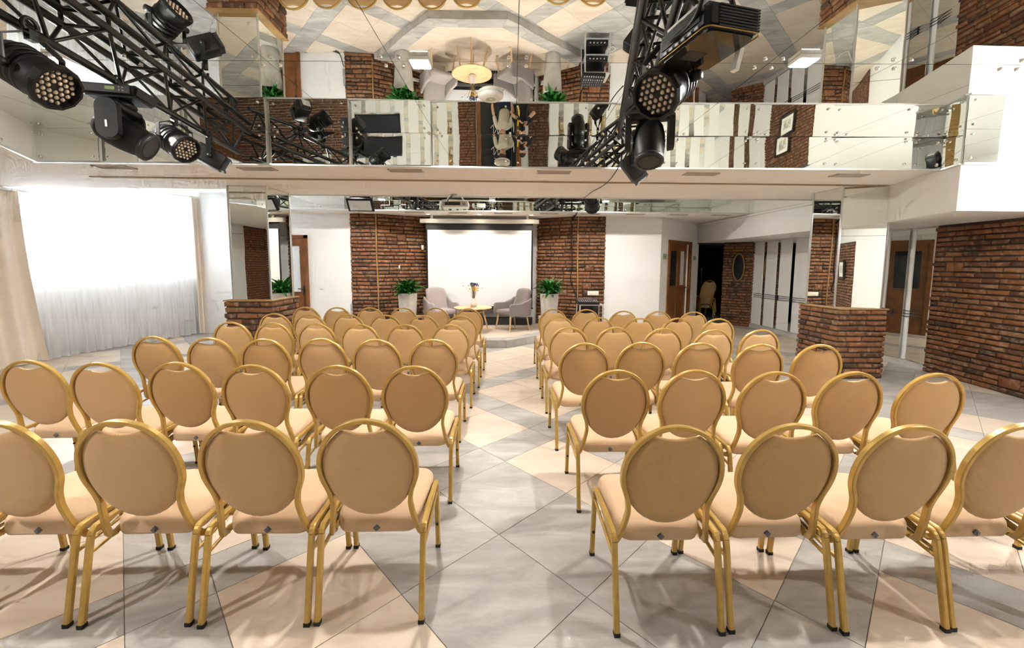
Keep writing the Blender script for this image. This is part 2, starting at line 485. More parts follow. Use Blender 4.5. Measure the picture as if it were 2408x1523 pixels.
# ------------------------------------------------------------------ WALLS
# back wall, left to right (room side is to the right when walking +x? faces -y)
YL, YR = 9.28, 9.45
wallface('wall_back_1', (-7.5, YL+0.02), (-5.22, YL+0.02), 0, 3.25, 'plaster', label='white plaster back wall beside the window curtain')
wallface('wall_back_2', (-4.33, YL+0.02), (-3.36, YL+0.02), 0, 3.25, 'plaster', label='white plaster back wall beside the wooden door with frosted glass')
struct(MB().b2((-5.22, YL+0.02, 2.22), (-4.33, YL+0.14, 3.25)).build('wall_back_3', 'plaster'), 'white plaster strip above the wooden door')
wb = wallface('wall_back_4', (-3.36, YL), (-2.78, YL), 0, 2.72, 'mortar', label='brick panel left of the stage, outer flat part'); lay(wb, (-3.36, YL), (-2.80, YL), 0.0, 2.70, seed=11, course=0.084)
wb = wallface('wall_back_5', (-2.78, YL), (-1.72, 9.9), 0, 2.72, 'mortar', label='brick panel left of the projection screen, angled back'); lay(wb, (-2.77, YL), (-1.72, 9.9), 0.0, 2.70, seed=12, course=0.084)
wallface('wall_back_6', (-1.9, 10.0), (1.1, 10.0), 0, 2.75, 'plaster', label='white wall of the bay behind the projection screen')
wb = wallface('wall_back_7', (0.90, 9.98), (1.78, YR), 0, 2.72, 'mortar', label='brick panel right of the projection screen, angled back'); lay(wb, (0.90, 9.98), (1.77, YR), 0.0, 2.70, seed=13, course=0.084)
wb = wallface('wall_back_8', (1.78, YR), (2.42, YR), 0, 2.72, 'mortar', label='brick panel behind the mixing desk, outer flat part'); lay(wb, (1.80, YR), (2.42, YR), 0.0, 2.70, seed=14, course=0.084)
wallface('wall_back_9', (2.42, YR+0.02), (3.75, YR+0.02), 0, 3.25, 'plaster', label='white plaster wall between brick panel and double door')
for i, (x, y, z0) in enumerate(((-2.785, YL-0.03, 0.1), (1.785, YR-0.03, 0.1))):
    struct(MB().tube(smoothpath([(x, y, z0), (x+0.012, y, 0.9), (x-0.004, y, 1.8), (x, y, 2.69)], 5), 0.017, 6).build('trim_%d' % (i+1), 'trim_wood'), 'brown cord trim down the corner of the brick panel')
# diagonal wall with the double door: from (3.75,9.47) to (5.42,11.05)
D0 = Vector((3.75, 9.47)); D1 = Vector((5.42, 11.05)); dd = (D1-D0).normalized(); DL = (D1-D0).length
q = lambda t: D0+dd*t
wallface('wall_diagonal_1', q(0), q(0.38), 0, 3.25, 'plaster', label='white wall left of the dark wooden double door')
wallface('wall_diagonal_2', q(1.77), q(DL), 0, 3.25, 'plaster', label='white wall right of the dark wooden double door')
wallface('wall_diagonal_3', q(0.38), q(1.77), 2.2, 3.25, 'plaster', label='white wall above the dark wooden double door')
wallface('wall_corridor_1', (5.42, 11.05), (5.30, 13.9), 0, 2.7, 'corridor_shade')
wallface('wall_corridor_2', (5.2, 13.9), (8.0, 13.9), 0, 2.7, 'corridor_shade')
wallface('wall_corridor_3', (7.6, 13.9), (7.6, 10.3), 0, 2.7, 'corridor_shade')
struct(MB().b2((6.62, 10.2, 0), (7.8, 10.28, 2.3)).build('wall_corridor_5', 'corridor_shade'))
struct(MB().b2((5.2, 11.0, 2.16), (8.0, 14.0, 2.3)).build('ceiling_corridor', 'corridor_shade'))
cb = wallface('wall_corridor_4', (5.98, 10.78), (6.56, 10.32), 0, 2.2, 'mortar', label='dark brick pier with the gold oval mirror by the corridor'); lay(cb, (5.98, 10.78), (6.56, 10.32), 0, 2.17, seed=15)
# right wall with slats
RX = 6.52
wr = struct(MB().b2((RX, 5.9, 0), (RX+0.12, 10.36, 2.4)).build('wall_right_1', 'plaster'), 'right wall of white panels and mirror strips')
y = 10.28
def panel(y0, y1, mt, nm_, proud):
    if mt == 'mirror':
        MB().b2((-0.006, -(y1-y0)/2, 0.11), (0, (y1-y0)/2, 2.17)).build(nm_, mt, wr, (RX-0.004-abs(math.sin(0.13))*(y1-y0)/2, (y0+y1)/2, 0), (0, 0, -0.13))
    else:
        MB().b2((RX-proud, y0, 0.11), (RX, y1, 2.17)).build(nm_, mt, wr)
for k in range(5):
    panel(y-0.36, y, 'white_paint', 'white_panel', 0.018); y -= 0.36
    panel(y-0.125, y, 'mirror', 'mirror_strip', 0.006); y -= 0.125
panel(y-0.36, y, 'white_paint', 'white_panel', 0.018); y -= 0.36
while y > 6.05:
    y1 = max(5.9, y-0.36); panel(y1, y, 'mirror', 'mirror_strip', 0.006); y = y1
    if y > 5.95: panel(y-0.055, y, 'white_paint', 'white_panel', 0.02); y -= 0.055
for z in (0.80, 0.845, 0.89):
    MB().tube([(RX-0.035, 5.95, z), (RX-0.035, 10.2, z)], 0.006, 6).build('rail_bar', 'black_metal', wr)
for yy in (6.5, 8.1, 9.3):
    MB().box((RX-0.025, yy, 0.845), (0.03, 0.02, 0.12)).build('rail_bracket', 'black_metal', wr)
struct(MB().b2((RX-0.045, 5.88, 0), (RX, 10.3, 0.10)).build('baseboard_right', 'stone_base'))
# brick part of the right wall
BX0, BX1 = (6.50, 5.92), (6.26, 3.5)
wbr = wallface('wall_right_2', BX0, BX1, 0, 2.2, 'mortar', th=0.14, label='dark red brick right wall under the white bulkhead'); lay(wbr, BX0, BX1, 0, 2.17, seed=16)
R3, R4 = (6.09, 0.35), (6.08, -1.3)
wallface('wall_right_3', BX1, R3, 0, 2.2, 'plaster', th=0.14, label='white stretch of right wall beside the camera, next to the bricks')
jb = MB(); lay(None, R3, R4, 0, 2.17, seed=17, joined=jb)
wb3 = wallface('wall_right_4', R3, R4, 0, 2.2, 'mortar', th=0.14); stuff(jb.build('brickwork', 'brick', wb3))
wallface('wall_right_5', BX1, R4, 2.2, 3.1, 'plaster')
wallface('wall_right_6', R4, (6.08, YB), 0, 3.1, 'plaster', label='white right wall behind the camera')
# left wall with two windows
W0 = Vector((-8.00, 5.9)); W1 = Vector((-7.03, 9.9)); wd = (W1-W0).normalized(); WL = (W1-W0).length
wq = lambda t: W0+wd*t
def left_seg(nm_, t0, t1, z0, z1, lab=None):
    # room side lies to the right of W1->W0 reversed, so walk from W0 to W1 with the slab on the left
    wallface(nm_, wq(t0), wq(t1), z0, z1, 'plaster', th=0.25, label=lab)
wins = [(0.45, 1.95), (2.40, 3.80)]
left_seg('wall_left_1', 0, WL+0.3, 0, 1.42, 'white wall below the two curtained windows')
left_seg('wall_left_2', 0, WL+0.3, 2.95, 3.2)
left_seg('wall_left_3', 0, wins[0][0], 1.42, 2.95)
left_seg('wall_left_4', wins[0][1], wins[1][0], 1.42, 2.95, 'white pier between the two curtained windows')
left_seg('wall_left_5', wins[1][1], WL+0.3, 1.42, 2.95)
wallface('wall_left_6', (-7.75, YB), (-7.75, 5.9), 0, 3.2, 'plaster', th=0.2, label='white left wall nearest the camera')
wang = math.atan2(wd.y, wd.x)
struct(MB().b2((-8.35, 5.75, 0), (-7.75, 5.9, 3.2)).build('wall_left_8', 'plaster'), 'short white return wall beside the near curtain')
for i, (t0, t1) in enumerate(wins):
    c = wq((t0+t1)/2); L = t1-t0; zc = (1.42+2.95)/2; Hh = 1.53
    wf = MB()
    for sx in (-L/2+0.035, L/2-0.035, -L/6, L/6): wf.box((sx, 0, 0), (0.07, 0.07, Hh))
    for sz in (-Hh/2+0.035, Hh/2-0.035, Hh/2-0.45): wf.box((0, 0, sz), (L, 0.07, 0.07))
    wo = struct(wf.build('window_%d' % (i+1), 'white_plastic', None, (c.x-0.10, c.y+0.03, zc), (0, 0, wang)), 'white framed window behind the sheer curtain, ' + ('nearer the camera' if i == 0 else 'nearer the brick pillar'))
    for k in range(3):
        MB().box((-L/3+L/3*k, 0.005, 0), (L/3-0.06, 0.006, Hh-0.08)).build('pane', 'glass', wo)
    MB().box((0, -0.12, -Hh/2-0.015), (L+0.1, 0.3, 0.03)).build('window_sill', 'white_plastic', wo)
# rear wall behind the photographer (seen only in the mirrors)
wrr = struct(MB().b2((-7.9, YB-0.12, 0), (6.2, YB, 3.1)).build('wall_rear', 'plaster'), 'wall behind the photographer with white slats and mirror strips')
x = -4.6
while x < -1.95:
    MB().b2((x, YB, 0.1), (x+0.26, YB+0.02, 3.0)).build('white_panel', 'white_paint', wrr); x += 0.26
    MB().b2((x, YB, 0.1), (x+0.12, YB+0.008, 3.0)).build('mirror_strip', 'mirror', wrr); x += 0.12
x = 0.62
while x < 5.8:
    MB().b2((x, YB, 0.1), (x+0.24, YB+0.02, 3.0)).build('white_panel', 'white_paint', wrr); x += 0.24
    MB().b2((x, YB, 0.1), (x+0.13, YB+0.008, 3.0)).build('mirror_strip', 'mirror', wrr); x += 0.13
for (a, b_, sd) in ((-1.75, -1.30, 21), (0.10, 0.60, 22)):
    mo = MB().b2((a, YB, 0), (b_, YB+0.05, 3.0)).build('brick_pier', 'mortar', wrr); jb = MB(); lay(None, (b_, YB+0.05), (a, YB+0.05), 0, 2.95, seed=sd, joined=jb); stuff(jb.build('brickwork', 'brick', mo))
jb = MB(); lay(None, (-4.65, YB), (-7.7, YB), 0, 2.66, seed=23, joined=jb); stuff(jb.build('brickwork', 'brick', wrr))
lb = wallface('wall_left_7', (-7.74, YB), (-7.74, -0.45), 0, 2.7, 'mortar', th=0.01); jb = MB(); lay(None, (-7.74, YB), (-7.74, -0.45), 0, 2.66, seed=24, joined=jb); stuff(jb.build('brickwork', 'brick', lb))

# ------------------------------------------------------------------ CEILINGS
FA = [(-5.13, 4.74), (0.12, 4.76), (5.03, 4.62)]            # edge of the big mirrored recess
# beam between the two recesses
beam = struct(MB().prism([(-7.8, 4.74)]+FA+[(5.40, 5.66), (5.40, 6.78), (-3.9, 6.78), (-3.9, 6.35), (-7.8, 6.35)], ZS, 3.2).build('ceiling_beam', 'soffit'), 'pale lowered ceiling beam across the hall with air vents')
struct(MB().prism([(-7.8, YB), (-4.7, YB), (-4.72, 4.04), (-5.13, 4.74), (-7.8, 4.74)], ZS, 3.2).build('ceiling_left', 'soffit'), 'white lowered ceiling over the window side')
struct(MB().prism([(-5.6, 8.6), (5.40, 8.6), (5.40, 11.2), (3.0, 11.2), (2.0, 10.35), (-7.2, 10.35), (-7.2, 9.35), (-5.6, 9.35)], ZS, 3.2).build('ceiling_stage', 'soffit'), 'pale lowered ceiling over the stage')
struct(MB().b2((-8.6, YB-0.2, HC+0.005), (8.0, 6.6, 3.3)).build('ceiling_main', 'plaster'))
struct(MB().b2((-8.6, 6.2, HC+0.06), (8.0, 14.2, 3.3)).build('ceiling_rear', 'plaster'))
# bulkhead on the right
BK = [(4.93, 4.33), (5.03, 4.62), (5.36, 5.66), (5.36, 11.05), (7.8, 11.05), (7.8, 4.33)]
struct(MB().prism(BK, 2.20, 3.2).build('ceiling_bulkhead', 'white_paint'), 'white dropped bulkhead along the right wall')
struct(MB().tube([(5.34, 5.7, ZS-0.03), (5.34, 8.5, ZS-0.03), (5.34, 11.0, ZS-0.03)], 0.03, 6).build('trim_3', 'white_paint'), 'white cornice along the right bulkhead')
struct(MB().b2((-5.30, 5.49, ZS-0.012), (5.27, 5.56, ZS+0.001)).build('trim_4', 'groove'), 'long brown groove across the ceiling beam')
struct(MB().prism([(-5.3, 5.40), (5.3, 5.40), (5.3, 5.50), (-5.3, 5.50)], ZS-0.003, ZS).build('trim_5', 'soffit'), 'pale raised band beside the brown groove')

# mirrored panels on the ceiling of the big recess
SCREW = MB().lathe([(0.0, -0.011), (0.012, -0.010), (0.013, 0)], 8).mesh('screw'); SCREW.materials.append(MAT['chrome'])
GA = -0.028
gx = Vector((math.cos(GA), math.sin(GA))); gy = Vector((-math.sin(GA), math.cos(GA)))
G0 = Vector((0.117, 3.07))
cmir = struct(MB().b2((-5.4, YB, HC+0.001), (6.4, 4.9, HC+0.006)).build('ceiling_backing', 'dark_grey'), 'mirrored ceiling over the seating')
def in_region(p): return -5.75 < p.x < 6.5 and YB-0.3 < p.y < 5.3
xs = [-6+i for i in range(14)]
for i in range(-7, 8):
    for j in range(-3, 1):
        a = G0+gx*(0.905*i)+gy*(1.66*j)
        c = a+gx*0.4525+gy*0.83
        if not in_region(c): continue
        rnd = random.Random(i*31+j)
        vs = []
        for u_, v_ in ((-0.4505, -0.828), (0.4505, -0.828), (0.4505, 0.828), (-0.4505, 0.828)): vs.append((u_, v_))
        po = MB().prism(vs, -0.005, 0.0).build('mirror_panel', 'mirror', cmir, (c.x, c.y, HC), (rnd.uniform(-1, 1)*0.0008, rnd.uniform(-1, 1)*0.0008, GA))
        for su in (-1, 1):
            for sv in (-1, 1): link(SCREW, 'screw', None, po, (su*0.39, sv*0.765, -0.005))
# mirrored fascia around the recess
def fascia(name, p0, p1, z0, z1, tilt, label, wid=0.905, start=0.0, yaw=0.0, mt='mirror'):
    a = Vector(p0); b_ = Vector(p1); L = (b_-a).length; d = (b_-a)/L; ang = math.atan2(d.y, d.x); nrm = Vector((d.y, -d.x))
    st = struct(MB().b2((0, -0.004, z0-0.016), (L, 0.0, z0)).build(name, 'alu', None, (*(a+nrm*0.004), 0), (0, 0, ang)), label)
    MB().box((L/2, -0.012, z0-0.008), (L, 0.022, 0.018)).build('edge_profile', 'alu', st)
    x = -start
    k = 0
    while x < L-0.01:
        x0 = max(0, x); x1 = min(L, x+wid); x += wid; k += 1
        if x1-x0 < 0.03: continue
        rnd = random.Random(k*7+int(L*100))
        po = MB().b2((-(x1-x0)/2+0.0015, -0.004, 0), ((x1-x0)/2-0.0015, 0, z1-z0)).build('mirror_panel' if mt == 'mirror' else 'white_panel', mt, st, ((x0+x1)/2, -0.004-abs(math.sin(yaw))*(x1-x0)/2, z0), (-tilt+rnd.uniform(-1, 1)*0.0015, 0, yaw+rnd.uniform(-1, 1)*0.0015))
        for su in (-1, 1):
            for hz in (0.05, z1-z0-0.05):
                if x1-x0 > 0.3: link(SCREW, 'screw', None, po, (su*((x1-x0)/2-0.07), -0.004, hz), (-PI/2, 0, 0))
    return st
TILT = math.radians(1.15)
fascia('ceiling_fascia_1', FA[0], FA[1], ZS+0.002, HC-0.006, TILT, 'left part of the mirrored fascia facing the seats', start=0.18, yaw=-0.054)
fascia('ceiling_fascia_2', FA[1], FA[2], ZS+0.002, HC-0.006, TILT, 'right part of the mirrored fascia facing the seats', yaw=-0.022)
fascia('ceiling_fascia_3', (-4.72, 4.04), FA[0], ZS+0.002, HC-0.006, 0.004, 'short white fascia at the left corner of the recess', mt='white_paint')
fascia('ceiling_fascia_4', (-4.70, YB+0.1), (-4.72, 4.04), ZS+0.002, HC-0.006, 0.004, 'white fascia along the window side', mt='white_paint')
fascia('ceiling_fascia_5', FA[2], (4.93, 4.325), ZS+0.002, HC-0.006, 0.002, 'short mirrored fascia at the right corner of the recess')
fascia('ceiling_fascia_6', (4.93, 4.325), (6.3, 4.31), ZS+0.002, HC-0.006, 0.006, 'mirrored fascia above the white bulkhead')
# second recess over the stage front
cm2 = struct(MB().b2((-4.6, 6.75, HC+0.03), (5.40, 8.65, HC+0.06)).build('ceiling_backing_2', 'dark_grey'), 'mirrored ceiling of the recess before the stage')
for i in range(11):
    x0 = -4.6+0.905*i
    for j in range(2):
        MB().b2((x0+0.002, 6.8+0.9*j, 0), (min(5.4, x0+0.903), 7.698+0.9*j, 0.005)).build('mirror_panel', 'mirror', cm2, (0, 0, HC+0.024))
fascia('ceiling_fascia_8', (5.36, 6.785), (-3.9, 6.785), ZS+0.002, HC+0.02, 0.004, 'mirrored rear face of the ceiling beam')
fascia('ceiling_fascia_7', (-5.6, 8.6), (5.36, 8.6), ZS+0.002, HC+0.02, 0.006, 'far mirrored fascia in front of the stage ceiling')

# vents
def vent(x, y, w_, d_, label, z=ZS):
    t = thing('ceiling_vent', label, 'vent', (x, y, z), 0.0, 'air vents in the lowered ceiling')
    f = MB()
    for s in (-1, 1):
        f.box((0, s*(d_/2-0.008), -0.004), (w_, 0.016, 0.012)); f.box((s*(w_/2-0.008), 0, -0.004), (0.016, d_, 0.012))
    f.build('frame', 'vent_grey', t)
    n = 5
    for i in range(n):
        MB().box((0, -d_/2+0.02+(d_-0.04)*(i+0.5)/n, -0.003), (w_-0.03, 0.008, 0.01), Matrix.Rotation(0.5, 3, 'X')).build('slat', 'vent_grey', t)
    MB().box((0, 0, -0.0005), (w_-0.02, d_-0.02, 0.002)).build('duct', 'groove', t)
vl = ['first from the windows', 'second from the windows', 'third from the windows', 'fourth from the windows', 'fifth from the windows', 'last, nearest the right bulkhead']
for i, x in enumerate((-4.5, -2.86, -1.13, 0.63, 2.42, 4.24)):
    vent(x, 4.97-0.02*(x > 3), 0.40, 0.15, 'slotted vent in the front ceiling beam, '+vl[i])
for i, x in enumerate((-1.86, -0.93, 0.05, 1.05, 1.95, 2.95, 3.9, 4.85)):
    vent(x, 8.95, 0.40, 0.14, 'slotted vent in the stage ceiling, %s from the left' % ['first', 'second', 'third', 'fourth', 'fifth', 'sixth', 'seventh', 'eighth'][i])
# lamps
def lamp(x, y, label, z=HC-0.005, s=0.12):
    t = thing('ceiling_lamp', label, 'ceiling lamp', (x, y, z), GA, 'square lamps on the mirrored ceiling')
    MB().rbox((0, 0, -0.014), (s+0.02, s+0.02, 0.028), 0.004).build('housing', 'white_plastic', t)
    MB().box((0, 0, -0.0305), (s, s, 0.005)).build('diffuser', 'lamp_glow', t)
for x, y, lab in ((-3.14, 3.13, 'square lamp above the left truss'), (-0.58, 3.07, 'square lamp above the middle aisle'), (2.13, 2.94, 'square lamp right of the black projector'), (4.55, 2.80, 'square lamp nearest the right brick wall, over the front seats'),
                  (-3.2, 0.5, 'square lamp behind the camera, window side'), (4.2, 0.38, 'square lamp behind the camera, far right')):
    lamp(x, y, lab)
for x, lab in ((-2.7, 'added unseen square lamp in the stage recess, window side'), (-0.2, 'added unseen square lamp in the middle of the stage recess'), (2.4, 'added unseen square lamp in the stage recess above the mixing desk side')):
    lamp(x, 7.75, lab, HC+0.022)  # unseen lamps, added above the beam edge to brighten the stage end
def downlight(x, y, label, z=ZS, power=SPOT, rad=0.04, tgt=None):
    t = thing('downlight', label, 'downlight', (x, y, z), 0, 'recessed downlights')
    MB().lathe([(rad*1.5, 0.001), (rad*1.5, -0.006), (rad, -0.008), (rad*0.95, 0.0)], 16).build('bezel', 'white_plastic', t)
    MB().lathe([(0, -0.004), (rad*0.95, -0.004), (rad*0.95, 0)], 16).build('bulb', 'downlight_glow', t)
    ld = bpy.data.lights.new('downlight_beam', 'SPOT'); ld.energy = power; ld.color = (1.0, 0.84, 0.66); ld.spot_size = math.radians(125); ld.spot_blend = 0.7; ld.shadow_soft_size = 0.03
    lo = bpy.data.objects.new('downlight_beam', ld); COL.objects.link(lo); lo.parent = t; lo.location = (0, 0, -0.02)
for x, l in ((-1.62, 'left of the projection screen'), (-0.48, 'over the middle of the screen'), (0.68, 'right end of the screen')):
    downlight(x, 9.22, 'small bright downlight over the stage, '+l)

# ------------------------------------------------------------------ MIRRORED PILLARS ON BRICK PEDESTALS
def pillar(x0, x1, y0, y1, label, px0, px1, py0, py1, ph=1.04, seed=30, skew=0.0, crs=0.074):
    core = struct(MB().prism([(x0+0.01, y0+0.01), (x1-0.01, y0+0.01-skew), (x1-0.01, y1-0.01), (x0+0.01, y1-0.01)], 0, ZS).build('pillar', 'dark_grey'), label)
    mids = 2.02
    for z0, z1 in ((ph, mids), (mids, ZS)):
        MB().prism([(x0+0.002, y0), (x1-0.002, y0-skew), (x1-0.002, y0+0.01-skew), (x0+0.002, y0+0.01)], z0, z1-0.004).build('mirror_panel', 'mirror', core)
        MB().b2((x0+0.002, y1-0.01, z0), (x1-0.002, y1, z1-0.004)).build('mirror_panel', 'mirror', core)
        MB().b2((x0, y0+0.002, z0), (x0+0.01, y1-0.002, z1-0.004)).build('mirror_panel', 'mirror', core)
        MB().b2((x1-0.01, y0+0.002-skew, z0), (x1, y1-0.002, z1-0.004)).build('mirror_panel', 'mirror', core)
    for x in (x0, x1):
        for y in (y0-(skew if x == x1 else 0), y1): MB().box((x, y, (ph+ZS)/2), (0.02, 0.02, ZS-ph)).build('edge_trim', 'alu', core)
    ped = MB().b2((px0+0.02, py0+0.02, 0), (px1-0.02, py1-0.02, ph)).build('pedestal', 'mortar', core)
    lay(ped, (px0+0.02, py0+0.025), (px1-0.02, py0+0.025), 0, ph-0.012, seed=seed, course=crs)
    lay(ped, (px1-0.025, py0+0.02), (px1-0.025, py1-0.02), 0, ph-0.012, seed=seed+1, course=crs)
    lay(ped, (px0+0.025, py1-0.02), (px0+0.025, py0+0.02), 0, ph-0.012, seed=seed+2, course=crs)
    lay(ped, (px1-0.02, py1-0.025), (px0+0.02, py1-0.025), 0, ph-0.012, seed=seed+3, course=crs)
    MB().b2((px0-0.01, py0-0.01, ph-0.012), (px1+0.01, py1+0.01, ph+0.004)).build('ledge', 'trim_wood', core)
pillar(-3.93, -3.385, 6.06, 6.70, 'mirror-clad pillar on a brick pedestal near the windows', -4.02, -3.33, 5.98, 6.76, 1.05, 30, 0.0, 0.086)
pillar(4.785, 5.335, 5.66, 6.20, 'mirror-clad pillar on a brick pedestal near the right wall', 4.72, 5.43, 5.50, 6.26, 1.0, 40, 0.145)

# ------------------------------------------------------------------ BANQUET CHAIRS
def make_chair():
    t = thing('banquet_chair', 'x', 'chair', (0, 0, 0), 0, 'gold banquet chairs set out in rows')
    sq = [(math.cos(a)*1.0, math.sin(a)*1.0) for a in [PI/8+PI/4*i for i in range(8)]]
    sq = [(1.0, -0.62), (1.0, 0.62), (0.62, 1.0), (-0.62, 1.0), (-1.0, 0.62), (-1.0, -0.62), (-0.62, -1.0), (0.62, -1.0)]
    lsq = [(1.25, -0.55), (1.25, 0.55), (0.95, 0.85), (-0.95, 0.85), (-1.25, 0.55), (-1.25, -0.55), (-0.95, -0.85), (0.95, -0.85)]
    # back loop: rail under the seat, J-bend, waist, oval
    half = [(0.214, 0.13, 0.388), (0.215, 0.02, 0.352), (0.214, -0.055, 0.333), (0.210, -0.094, 0.331), (0.203, -0.122, 0.355), (0.188, -0.148, 0.42), (0.176, -0.168, 0.50), (0.174, -0.174, 0.535), (0.182, -0.184, 0.585)]
    oval = []
    for i in range(13):
        a = -0.28+(PI/2+0.28)*i/12
        z_ = 0.706+0.226*math.sin(a)
        oval.append((0.211*math.cos(a), -0.170-(z_-0.52)*0.195, z_))
    right = half+oval
    left = [(-p[0], p[1], p[2]) for p in right[:-1]][::-1]
    path = smoothpath(right+left, 2)
    MB().tube(path, 0.0113, prof=lsq, upv=(0, 1, 0.0), smooth=False).build('back_frame', 'gold', t)
    # backrest: oval pad with a dipped top edge
    bm = bmesh.new(); N = 36
    prof = [(0.90, 0.012), (0.99, 0.008), (1.0, 0.0), (0.99, -0.008), (0.90, -0.013)]
    def outline(a, k):
        x = 0.2025*math.cos(a)*k; z = (0.221 if math.sin(a) > 0 else 0.240)*math.sin(a)*k
        if math.sin(a) > 0:
            x_ = abs(0.199*math.cos(a)); z -= 0.043*max(0.0, 1-(x_/0.090)**2)*k
        return x, z
    rings = []
    for sgn, offs in ((-1, None),):
        for k, yo in [(0.0, -0.022), (0.55, -0.020), (0.85, -0.016), (0.96, -0.011), (1.0, -0.003), (1.0, 0.006), (0.95, 0.013), (0.8, 0.019), (0.5, 0.023), (0.0, 0.025)]:
            ring = []
            if k == 0: ring = [bm.verts.new((0, yo, 0))]
            else:
                for i in range(N):
                    x, z = outline(2*PI*i/N, k); ring.append(bm.verts.new((x, yo, z)))
            rings.append(ring)
    for a, b_ in zip(rings, rings[1:]):
        if len(a) == 1:
            for i in range(N): bm.faces.new((a[0], b_[(i+1) % N], b_[i]))
        elif len(b_) == 1:
            for i in range(N): bm.faces.new((a[i], a[(i+1) % N], b_[0]))
        else:
            for i in range(N): bm.faces.new((a[i], a[(i+1) % N], b_[(i+1) % N], b_[i]))
    bmesh.ops.recalc_face_normals(bm, faces=bm.faces[:])
    for v in bm.verts:   # lean with the frame and curve slightly
        v.co.z += 0.697
        v.co.y += -0.170-(v.co.z-0.52)*0.195+0.008*(v.co.x/0.2)**2
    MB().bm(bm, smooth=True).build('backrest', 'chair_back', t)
    # seat cushion: rounded, fuller at the front
    bm = bmesh.new(); rings = []
    for k, z in [(0.0, 0.452), (0.6, 0.450), (0.88, 0.445), (0.955, 0.437), (0.99, 0.425), (1.0, 0.414), (1.0, 0.378), (0.985, 0.368), (0.0, 0.368)]:
        if k == 0: rings.append([bm.verts.new((0, 0.07, z))]); continue
        ring = []
        for (x, y) in rrect(0.425, 0.365, 0.065, 5):
            yy = y*k+0.07; wd_ = 1.0+0.07*(y/0.18)
            ring.append(bm.verts.new((x*k*wd_*0.97, yy, z+(yy-0.07)*0.17)))
        rings.append(ring)
    N = len(rings[1])
    for a, b_ in zip(rings, rings[1:]):
        for i in range(N):
            if len(a) == 1: bm.faces.new((a[0], b_[i], b_[(i+1) % N]))
            elif len(b_) == 1: bm.faces.new((a[i], b_[0], a[(i+1) % N]))
            else: bm.faces.new((a[i], b_[i], b_[(i+1) % N], a[(i+1) % N]))
    bmesh.ops.recalc_face_normals(bm, faces=bm.faces[:])
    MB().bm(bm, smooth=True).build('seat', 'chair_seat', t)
    cap = MB().box((0, 0, 0.009), (0.026, 0.026, 0.018)).mesh('foot_cap')
    cap.materials.append(MAT['rubber'])
    bump_ = MB().lathe([(0, 0), (0.008, 0), (0.008, 0.006), (0, 0.007)], 8).mesh('bumper'); bump_.materials.append(MAT['rubber'])
    for s in (-1, 1):
        rl = MB().tube([(s*0.2295, -0.246, 0.012), (s*0.2295, -0.180, 0.352), (s*0.2295, -0.173, 0.378)], 0.0125, prof=sq, upv=(1, 0, 0), smooth=False).build('leg', 'gold', t)
        link(cap, 'foot_cap', None, rl, (s*0.2295, -0.246, 0))
        MB().tube(smoothpath([(s*0.2295, -0.173, 0.378), (s*0.2295, -0.158, 0.400), (s*0.2295, -0.125, 0.408), (s*0.2295, 0.10, 0.412), (s*0.2295, 0.18, 0.412), (s*0.2295, 0.206, 0.402), (s*0.2295, 0.215, 0.38)], 3), 0.0125, prof=sq, upv=(1, 0, 0), smooth=False).build('side_rail', 'gold', t)
        fl = MB().tube([(s*0.2295, 0.213, 0.386), (s*0.2295, 0.246, 0.012)], 0.0125, prof=sq, upv=(1, 0, 0), smooth=False).build('leg', 'gold', t)
        link(cap, 'foot_cap', None, fl, (s*0.2295, 0.246, 0))
        link(bump_, 'bumper', None, fl, (s*0.2295, 0.222, 0.15), (PI/2, 0, 0))
        MB().tube([(s*0.2295, -0.192, 0.30), (s*0.2295, 0.217, 0.345)], 0.0085, 6).build('brace', 'gold', t)
        MB().box((s*0.217, 0.06, 0.392), (0.02, 0.20, 0.012)).build('seat_bracket', 'gold', t)
    lk = MB().box((0, 0, 0), (0.022, 0.010, 0.022), Matrix.Rotation(PI/4, 3, 'Y')).box((0.002, -0.005, 0), (0.010, 0.006, 0.014))
    lk.build('link_clip', 'clip_grey', t, (0, -0.117, 0.362))
    return t
chair0 = make_chair(); index_kids(chair0)
used = [False]
def put_chair(x, y, rz, label, z=0.0, group=None):
    if not used[0]: c = chair0; used[0] = True
    else: c = copytree(chair0)
    c.location = (x, y, z); c.rotation_euler = (0, 0, rz); c['label'] = label
    if group: c['group'] = group
    return c
